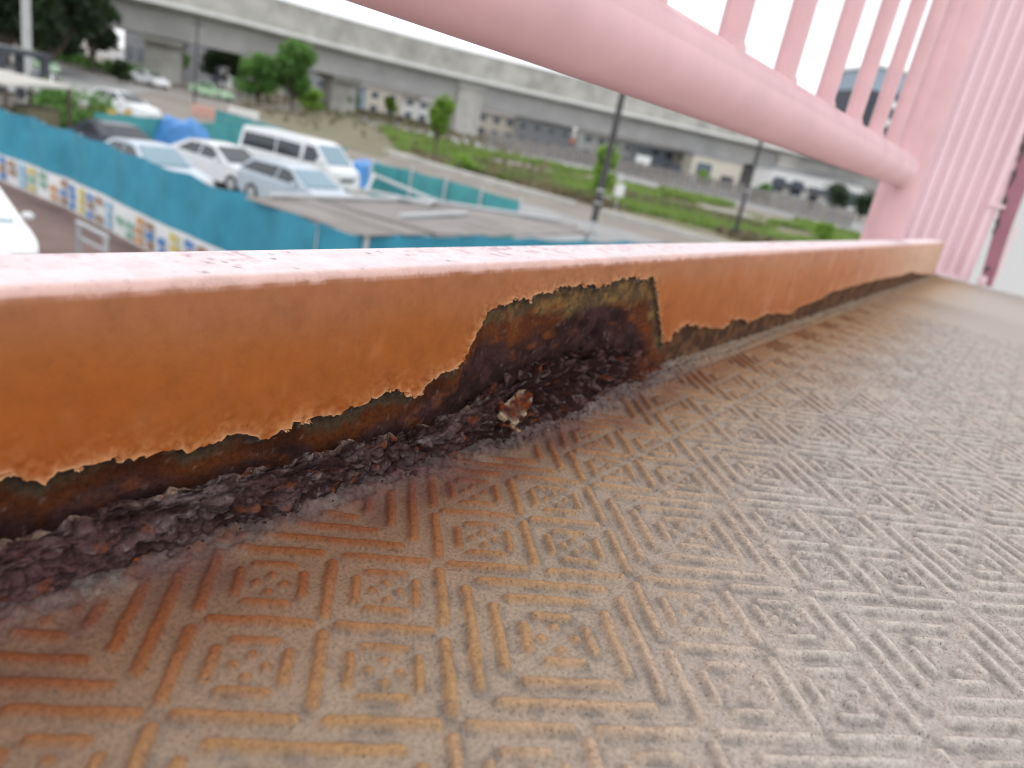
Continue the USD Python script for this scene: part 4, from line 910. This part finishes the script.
ps = pole('pipe', 'pale pipe lying on the grass by the thinner pole', 726, 219, .05, .05, .05, M_conc, [('pipe_run', tube((-2.2, 0, .55), (2.2, .2, .5), .16), M_conc), ('stand', tube((-1.5, 0, 0), (-1.5, 0, .5), .06), M_conc)], category='pipe')

# ---- railway viaduct
ZL = 5.5
led = [at(u, v, ZL) for u, v in ((200, 8), (310, 41), (400, 63), (560, 99), (654, 120), (754, 143))]
led = [np.array(a) for a in led]
d0 = led[0] - led[1]; d0 /= np.linalg.norm(d0); d1 = led[-1] - led[-3]; d1 /= np.linalg.norm(d1)
cl = np.array([led[0] + [-110, 45], led[0] + [-55, 18], led[0] + [-22, 1.5]] + led + [led[-1] + d1 * 40, led[-1] + d1 * 110])
LS = LineString(cl); nst = 90
cl = np.array([LS.interpolate(a).coords[0] for a in np.linspace(0, LS.length, nst)])
for _ in range(25): cl[1:-1] = (cl[:-2] + 2 * cl[1:-1] + cl[2:]) / 4
tg = np.gradient(cl, axis=0); tg /= np.linalg.norm(tg, axis=1, keepdims=True); nm = np.c_[-tg[:, 1], tg[:, 0]]
if nm[:, 1].mean() < 0: nm = -nm                 # pointing away from us
def sweep(sec, i0=0, i1=None, cap=True):
    """a closed section (offset away from us, z) swept along the viaduct"""
    sec = np.array(sec); c_, n_ = cl[i0:i1], nm[i0:i1]; k = len(sec); m_ = len(c_)
    q = c_[:, None] + n_[:, None] * sec[None, :, :1]; v_ = CAM[None, None] + q[..., :1] * RV + q[..., 1:] * FV; v_[..., 2] = sec[None, :, 1]
    f_ = []
    for i in range(m_ - 1):
        for j in range(k):
            a, b = i * k + j, i * k + (j + 1) % k; f_.append([a, a + k, b + k, b])
    t_ = np.array(f_); t_ = np.vstack([t_[:, [0, 1, 2]], t_[:, [0, 2, 3]]])
    capf = trimesh.creation.triangulate_polygon(Polygon(sec), engine='earcut')[1]
    capf = capf % k; t_ = np.vstack([t_, capf, capf + (m_ - 1) * k])
    m = trimesh.Trimesh(v_.reshape(-1, 3), t_, process=False); m.fix_normals(); return m
via = thing('viaduct', 'long grey concrete railway viaduct on piers crossing the whole background', 'viaduct')
obj('girder', sweep([(1.2, 4.9), (1.8, 2.1), (8.2, 2.1), (8.8, 4.9)]), M_conc3, via)
obj('deck_slab', sweep([(-.15, 4.95), (-.15, 5.25), (10.15, 5.25), (10.15, 4.95)]), M_conc2, via)
M_ledge = look('pale_ledge_concrete', (.66, .65, .62), rough=.8, var=.12, scale=.5)
obj('ledge', sweep([(-.95, 5.26), (-.95, 5.72), (.4, 5.72), (.4, 5.26)]), M_ledge, via)
for s0 in range(0, nst - 3, 3):
    obj('parapet_panel', sweep([(.0, 5.73), (-.02, 8.75 + .03 * (s0 % 2)), (.25, 8.75 + .03 * (s0 % 2)), (.25, 5.73)], s0, s0 + 4), M_conc2, via)
obj('coping', sweep([(-.12, 8.80), (-.12, 8.97), (.4, 8.97), (.4, 8.80)]), M_conc, via)
obj('far_parapet', sweep([(9.8, 5.26), (9.8, 7.6), (10.05, 7.6), (10.05, 5.26)]), M_conc2, via)
for u, v in ((172, 66), (327, 98), (465, 141), (765, 203), (900, 236)):
    # foot of each pier on the line of the viaduct
    uvs = []
    i_ = int(np.argmin([abs(project(W(c[0], c[1], -2.0))[0] - u) for c in cl + nm * 5])); c = cl[i_] + nm[i_] * 4.6; rz = math.atan2((RV * tg[i_][0] + FV * tg[i_][1])[1], (RV * tg[i_][0] + FV * tg[i_][1])[0])
    pr = thing('viaduct_pier', {172: 'concrete viaduct pier behind the small street cars', 327: 'cream concrete viaduct pier between two green trees', 465: 'big pale concrete viaduct pier near the middle, beside the sapling', 765: 'pale concrete viaduct pier left of the parked red car', 900: 'concrete viaduct pier hidden behind the pink post'}[u], 'pier', W(c[0], c[1]), rz, 'viaduct piers')
    wide = u > 400
    obj('shaft', box(3.9, 7.6 if wide else 3.2, 7.4 if wide else 4.55, (0, 0, -.3), .2), M_conc if wide else M_conc2, pr); obj('cap', box(4.5, 7.9 if wide else 5.0, .55, (0, 0, 6.9 if wide else 4.02), .12), M_ledge if wide else M_conc2, pr)
    if wide: obj('drainpipe', tube((1.2, -3.88, 0), (1.2, -3.88, 7.0), .09, n=8), M_alu, pr)
# ---- guard fence along the far road, slat by slat
gl = [np.array(at(u, v)) for u, v in ((480, 147), (587, 167), (672, 188), (747, 204), (870, 235))]
gl = [a + np.array([0, 3.2]) for a in gl]
GL = LineString(gl); M_slat = look('weathered_slat', (.22, .205, .195), rough=.85, var=.25, scale=.8)
gfe = thing('slat_fence', 'grey wall of upright slats along the far side of the road', 'fence')
for k, a in enumerate(np.arange(0, GL.length - 1.0, max(.6, GL.length / 140))):
    p, q = np.array(GL.interpolate(a).coords[0]), np.array(GL.interpolate(a + .5).coords[0]); rz = math.atan2(*((RV * (q - p)[0] + FV * (q - p)[1])[[1, 0]]))
    b_ = box(.48, .08, 1.75 + .05 * (k % 3)); b_.apply_transform(trimesh.transformations.rotation_matrix(rz, [0, 0, 1])); b_.apply_translation(W(*((p + q) / 2))); obj('slat', b_, M_slat if k % 3 else M_soil, gfe)
gfe2 = thing('slat_fence', 'brown low fence on the waste ground left of the pier', 'fence')
GL = LineString([at(*q) for q in ((300, 106), (400, 122), (455, 138))])
for k, a in enumerate(np.arange(0, GL.length - 1.0, .9)):
    p, q = np.array(GL.interpolate(a).coords[0]), np.array(GL.interpolate(a + .8).coords[0]); rz = math.atan2(*((RV * (q - p)[0] + FV * (q - p)[1])[[1, 0]]))
    b_ = box(.86, .06, 1.0); b_.apply_transform(trimesh.transformations.rotation_matrix(rz, [0, 0, 1])); b_.apply_translation(W(*((p + q) / 2))); obj('board', b_, M_dirt, gfe2)

# ---- buildings
def building(label, u, v, w_, d_, h, wall, rows, cols, rot=0.0, roof=M_gry, win=M_win, awning=None, name='building', push=0.0, ww=.6, wh=.5, door=True):
    lat, dep = at(u, v); t = thing(name, label, 'building' if h > 6 else 'house', W(lat, dep + push), HD + rot)
    obj('wall', box(w_, d_, h, (0, d_ / 2, -.2)), wall, t); obj('roof', box(w_ + .5, d_ + .5, .35, (0, d_ / 2, h - .198), .05), roof, t)
    cw_, rh = w_ / cols, (h - .6) / rows
    for i in range(rows):
        for j in range(cols):
            if door and i == 0 and j == cols // 2:
                obj('door', box(cw_ * .5, .08, min(2.1, rh * .85), (-w_ / 2 + (j + .5) * cw_, -.045, -.15)), M_dkb, t); continue
            wd = obj('window', box(cw_ * ww + .12, .06, rh * wh + .12, (-w_ / 2 + (j + .5) * cw_, -.033, .3 + i * rh + rh * .25)), M_alu, t)
            obj('pane', box(cw_ * ww, .05, rh * wh, (-w_ / 2 + (j + .5) * cw_, -.05, .36 + i * rh + rh * .25)), win, wd)
    if awning is not None:
        for j in range(max(1, cols // 2)):
            x_ = -w_ / 2 + (2 * j + 1) * cw_; obj('awning', trimesh.convex.convex_hull(np.array([(x_ + a, y_, z_) for a in (-cw_ * .9, cw_ * .9) for y_, z_ in ((-.05, 2.9), (-.05, 2.75), (-1.3, 2.3), (-1.3, 2.2))])), awning, t)
    return t
building('charcoal box of a building beyond the street cars', 148, 72, 7, 7, 7.0, M_dkb, 2, 3, -.4, push=6)
building('grey building with pale columns left of the charcoal building', 112, 68, 9, 7, 8, M_gry, 2, 4, -.4, push=8)
building('pale office block under the left end of the viaduct', 190, 70, 16, 8, 8, M_cream, 2, 6, -.3, push=40)
building('cream flat building wall between the street trees', 328, 96, 10, 6, 5.0, M_cream, 1, 4, 0, push=16)
building('white shop with a row of windows and orange awnings', 590, 158, 16, 7, 4.6, M_wht, 1, 6, .05, awning=M_awn, push=14)
building('white house with blue door right of the trees', 368, 108, 8, 6, 4.2, M_wht, 1, 3, 0, push=22)
building('ochre and white shopfront left of the big pier', 420, 122, 12, 6, 4.4, M_yel, 1, 5, 0, push=22)
building('pale pink house behind the grey slat wall', 685, 180, 14, 7, 4.4, M_sal, 1, 5, .1, push=16)
building('pale grey house behind the thinner pole', 640, 168, 8, 7, 5.0, M_wht, 2, 3, .1, push=15)
building('cream garage left of the pale right-hand pier', 728, 192, 8, 7, 4.4, M_cream, 1, 2, .1, push=12)
building('white kiosk right of the pale right-hand pier', 795, 204, 7, 6, 4.6, M_wht, 1, 3, .1, push=12)
building('white workshop with dark awnings behind the parked cars at the right', 850, 220, 14, 7, 4.6, M_wht, 1, 5, .1, push=16, awning=M_dkb)
building('long pale shed under the viaduct between pier and shop', 510, 145, 14, 6, 3.6, M_cream, 1, 5, .0, push=26)
# the blue grey block with banded floors behind the balusters
lat, _ = atd(890, 120, 150.0); zt_ = atd(893, 70, 150.0)[1]
bb = thing('tower_block', 'tall blue grey block with banded floors seen between the pink balusters', 'building', W(lat + 2, 150.0), HD + .15)
hb = zt_ + 2.5
obj('wall', box(15, 14, hb, (0, 7, -.2)), M_blu, bb); obj('roof', box(15.6, 14.6, .5, (0, 7, hb - .198)), M_wht, bb); obj('corner_tower', box(4, 14.4, hb - 4, (-6.6, 7, -.1)), M_dkb, bb)
for k in range(int((hb - 2) / 3.1)):
    fl_ = obj('balcony', box(11, 1.1, 1.15, (1.2, -.57, .8 + k * 3.1)), M_wht, bb); obj('window_band', box(10.4, .08, 1.5, (1.2, -.045, 2.05 + k * 3.1)), M_win, bb)
# pale things beyond the end of the deck, right edge
wb = thing('building', 'white building beyond the mauve end post at the right edge', 'building', W(atd(990, 250, 16.0)[0] + 9.6, 16.0), HD)
obj('wall', box(16, 8, 9, (0, 4, -.2)), M_wht, wb); obj('roof', box(16.6, 8.6, .4, (0, 4, 8.8)), M_conc, wb); obj('ledge', box(16.1, .25, .22, (0, -.13, 2.35)), M_lblue, wb)
for k in range(6):
    for j in range(2): obj('window', box(1.6, .1, .8, (-6.6 + k * 2.6, -.06, 2.75 + j * 2.6)), M_lblue, wb)
ext = thing('stair_landing', 'pale landing slab with a steel edge just beyond the deck end at the right', 'landing', (31.2 * T, -6.0 * T, -.14))
obj('slab', box(.30, 1.2, .10, (0, 0, 0), .01), M_conc, ext); obj('edge_angle', box(.03, 1.22, .12, (-.165, 0, -.0), .004), M_alu, ext)

# ---- loose bits at the foot of the kerb
def shard(pts, z, seed, curl=.03, thick=.012, n=14):
    """a thin curled flake from an outline (tiles), lying at height z"""
    P = Polygon(pts); x0, y0, x1, y1 = P.bounds
    bd = np.array([P.exterior.interpolate(a, True).coords[0] for a in np.linspace(0, 1, 60)[:-1]]); bd += (np.random.default_rng(seed).random(bd.shape) - .5) * .008
    g = np.array([(a, b) for a in np.linspace(x0, x1, n) for b in np.linspace(y0, y1, n)]); V = np.vstack([bd, g[shapely.contains_xy(P.buffer(-.006), g[:, 0], g[:, 1])]])
    D_ = Delaunay(V); c_ = V[D_.simplices].mean(1); t_ = D_.simplices[shapely.contains_xy(P, c_[:, 0], c_[:, 1])]
    c = V.mean(0); zz = curl * ((V[:, 0] - c[0]) / (x1 - x0) * 2) ** 2 + (fbm2(V[:, 0], V[:, 1], 22, 3, seed) - .5) * .03
    nz = np.cross(np.c_[V[t_[:, 1]] - V[t_[:, 0]], np.zeros(len(t_))], np.c_[V[t_[:, 2]] - V[t_[:, 0]], np.zeros(len(t_))])[:, 2]; t_[nz < 0] = t_[nz < 0][:, [0, 2, 1]]
    dist = cKDTree(bd).query(V)[0]
    v_ = np.vstack([np.c_[V, zz + thick], np.c_[V, zz]]); k = len(bd); sk = np.array([[i, (i + 1) % k, (i + 1) % k + len(V)] for i in range(k)] + [[i, (i + 1) % k + len(V), i + len(V)] for i in range(k)])
    return v_, np.vstack([t_, t_[:, ::-1] + len(V), sk[:, ::-1]]), np.r_[dist, dist]
def flake(label, pts, loc, tilt, seed, cols, group=None, curl=.03, thick=.012):
    v_, f_, dist = shard(pts, 0, seed, curl, thick); t = thing('paint_flake', label, 'flake', np.array(loc) * T, 0, group)
    R_ = trimesh.transformations.euler_matrix(*tilt)[:3, :3]; v3 = (v_ @ R_.T) * T
    n_ = fbm2(v_[:, 0], v_[:, 1], 30, 4, seed + 3); tc_ = mixc(cols[0], cols[1], sstep(.42, .6, n_)); tc_ = mixc(tc_, cols[2], np.exp(-dist / .02) * sstep(.44, .56, fbm2(v_[:, 0], v_[:, 1], 16, 3, seed + 4)))
    vmesh('flake_sheet', v3, f_, M_crust, t, vnormals(v3, f_), {'tint': tc_}); return t
flake('thick dark orange flake with cream edges lodged in rust below the hole', [(-.19, .03), (-.17, -.06), (-.10, -.10), (.02, -.08), (.12, -.04), (.18, .01), (.17, .07), (.10, .09), (.02, .07), (-.07, .065), (-.13, .075)], (1.50, .705, .235), (.62, -.2, .02), 71, ((.045, .022, .02), (.17, .035, .012), (.60, .44, .30)), curl=.03, thick=.05)
flake('small dark flake tucked under the thick orange and cream flake', [(-.13, -.08), (.02, -.1), (.12, -.04), (.1, .06), (-.02, .08), (-.12, .05)], (1.36, .685, .165), (.3, .1, 1.0), 72, ((.16, .05, .02), (.06, .025, .02), (.5, .36, .24)), curl=.03, thick=.018)
r_ = np.random.default_rng(12)
cv, cf, cc, nb = [], [], [], 0
for k in range(170):                                   # crumbs of rust strewn before the crust
    x_ = r_.uniform(-2.2, 4.2); y_ = np.interp(x_, [-2, -.5, 1, 2.1, 3.3, 4.2], [.83, .80, .73, .66, .76, .86]) - abs(r_.normal(0, .05)); sz = .006 * math.exp(r_.normal(0, .5))
    b_ = trimesh.creation.icosphere(subdivisions=1, radius=1.0); p_ = b_.vertices * (1 + .5 * (r_.random((len(b_.vertices), 1)) - .5)) * np.array([1, r_.uniform(.6, 1), r_.uniform(.4, .8)]) * sz
    i0, j0 = np.clip(np.searchsorted(gx, x_), 0, len(gx) - 1), np.clip(np.searchsorted(gy, y_), 0, len(gy) - 1)
    cv.append((p_ + [x_, y_, H[i0, j0] + sz * .3]) * T); cf.append(b_.faces + nb); nb += len(p_)
    cc.append(np.repeat([[(.07, .035, .035), (.16, .10, .10), (.26, .08, .03), (.30, .22, .17)][r_.choice(4, p=[.5, .3, .1, .1])]], len(p_), 0))
cr_ = vmesh('rust_crumbs', np.vstack(cv), np.vstack(cf), M_crust, None, None, {'tint': np.vstack(cc)})
tag(cr_, 'loose dark rust crumbs strewn on the deck along the crust', 'rust crumbs', kind='stuff')

# ---- the row of low houses and small trees beyond the viaduct
HOUSES = [(236, 12, 6.2, M_wht, 'white two storey house beyond the viaduct, left of the tall bright green tree'), (280, 11, 5.4, M_cream, 'cream house beyond the viaduct behind the tall bright green tree'), (312, 10, 6.6, M_gry, 'grey house beyond the viaduct beside the cream pier'),
          (356, 9, 5.6, M_blu, 'blue grey house beyond the viaduct right of the slim green tree'), (392, 9, 6.0, M_cream, 'cream house beyond the viaduct behind the small young tree'), (432, 10, 5.2, M_wht, 'white low house beyond the viaduct left of the big pier'),
          (500, 12, 5.6, M_cream, 'long cream house beyond the viaduct right of the big pier'), (550, 10, 6.0, M_gry, 'grey house beyond the viaduct above the orange awnings'), (625, 12, 5.8, M_wht, 'white house beyond the viaduct just right of the dark utility pole'),
          (676, 10, 5.6, M_blu, 'blue grey house beyond the viaduct above the salmon house'), (716, 9, 5.4, M_cream, 'cream house beyond the viaduct left of the thinner pole'), (812, 13, 5.8, M_gry, 'wide grey house beyond the viaduct above the red car'), (866, 11, 5.6, M_wht, 'white house beyond the viaduct nearest the pink post')]
def house(u, w_, h, wall, label, dep=135.0):
    lat, _ = atd(u, 100, dep); t = thing('house', label, 'house', W(lat, dep), HD + .12)
    obj('wall', box(w_, 8, h - 1.2, (0, 4, -.2)), wall, t)
    obj('roof', trimesh.convex.convex_hull(np.array([(x_, y_, h - 1.38) for x_ in (-w_ / 2 - .3, w_ / 2 + .3) for y_ in (-.4, 8.4)] + [(x_, 4, h) for x_ in (-w_ / 2 + 1, w_ / 2 - 1)])), M_slat, t)
    n = int(w_ / 2.4)
    for i in range(2):
        for j in range(n):
            wd = obj('window', box(1.3, .06, 1.1, (-w_ / 2 + (j + .5) * w_ / n, -.033, .6 + i * 2.2)), M_alu, t); obj('pane', box(1.14, .05, .95, (-w_ / 2 + (j + .5) * w_ / n, -.05, .68 + i * 2.2)), M_win, wd)
for q in HOUSES: house(*q)
for k, (u, v, h, m_, l_) in enumerate(((405, 118, 3.2, M_leaf, 'green shrub before the ochre shopfront'), (640, 172, 2.6, M_leaf, 'green shrub at the slat wall just right of the dark utility pole'), (700, 186, 2.2, M_leafy, 'pale green shrub growing over the slat wall'), (760, 205, 2.4, M_leaf, 'green shrub at the foot of the right-hand pier'), (830, 214, 4.2, M_leafd, 'dark shrub right of the red car'), (858, 222, 3.4, M_leafd, 'dark shrub nearest the pink post'), (175, 80, 4.0, M_leaf, 'small green street tree beside the thin dark pole'), (120, 84, 2.2, M_leafd, 'dark low shrub at the street before the grey building'))):
    tree(l_, u, v, h, h * 1.1, m_, 60 + k, 1100, trunk=.12, name='shrub', category='shrub')
for k, (u, v, w_, h_, c_, l_) in enumerate(((556, 151, 2.6, 1.5, M_awn, 'orange market banner on two legs near the orange awnings'), (640, 173, 2.2, 1.6, M_wht, 'white notice board on two legs behind the far road'), (672, 181, 1.6, 1.4, M_dkb, 'dark notice board on two legs before the salmon house'), (788, 196, 2.4, 1.8, M_wht, 'white notice board on two legs beside the red car'), (824, 208, 2.2, 1.3, M_lblue, 'pale blue notice board on two legs right of the red car'), (540, 148, 1.8, 1.2, M_sal, 'salmon notice board on two legs right of the green shrubs'))):
    bd_ = thing('notice_board', l_, 'board', W(*at(u, v)), HD); obj('board', box(w_, .08, h_, (0, 0, .9), .02), c_, bd_)
    for x_ in (-.4, .4): obj('leg', box(.08, .07, 1.0, (x_ * w_, 0, -.1)), M_alu, bd_)
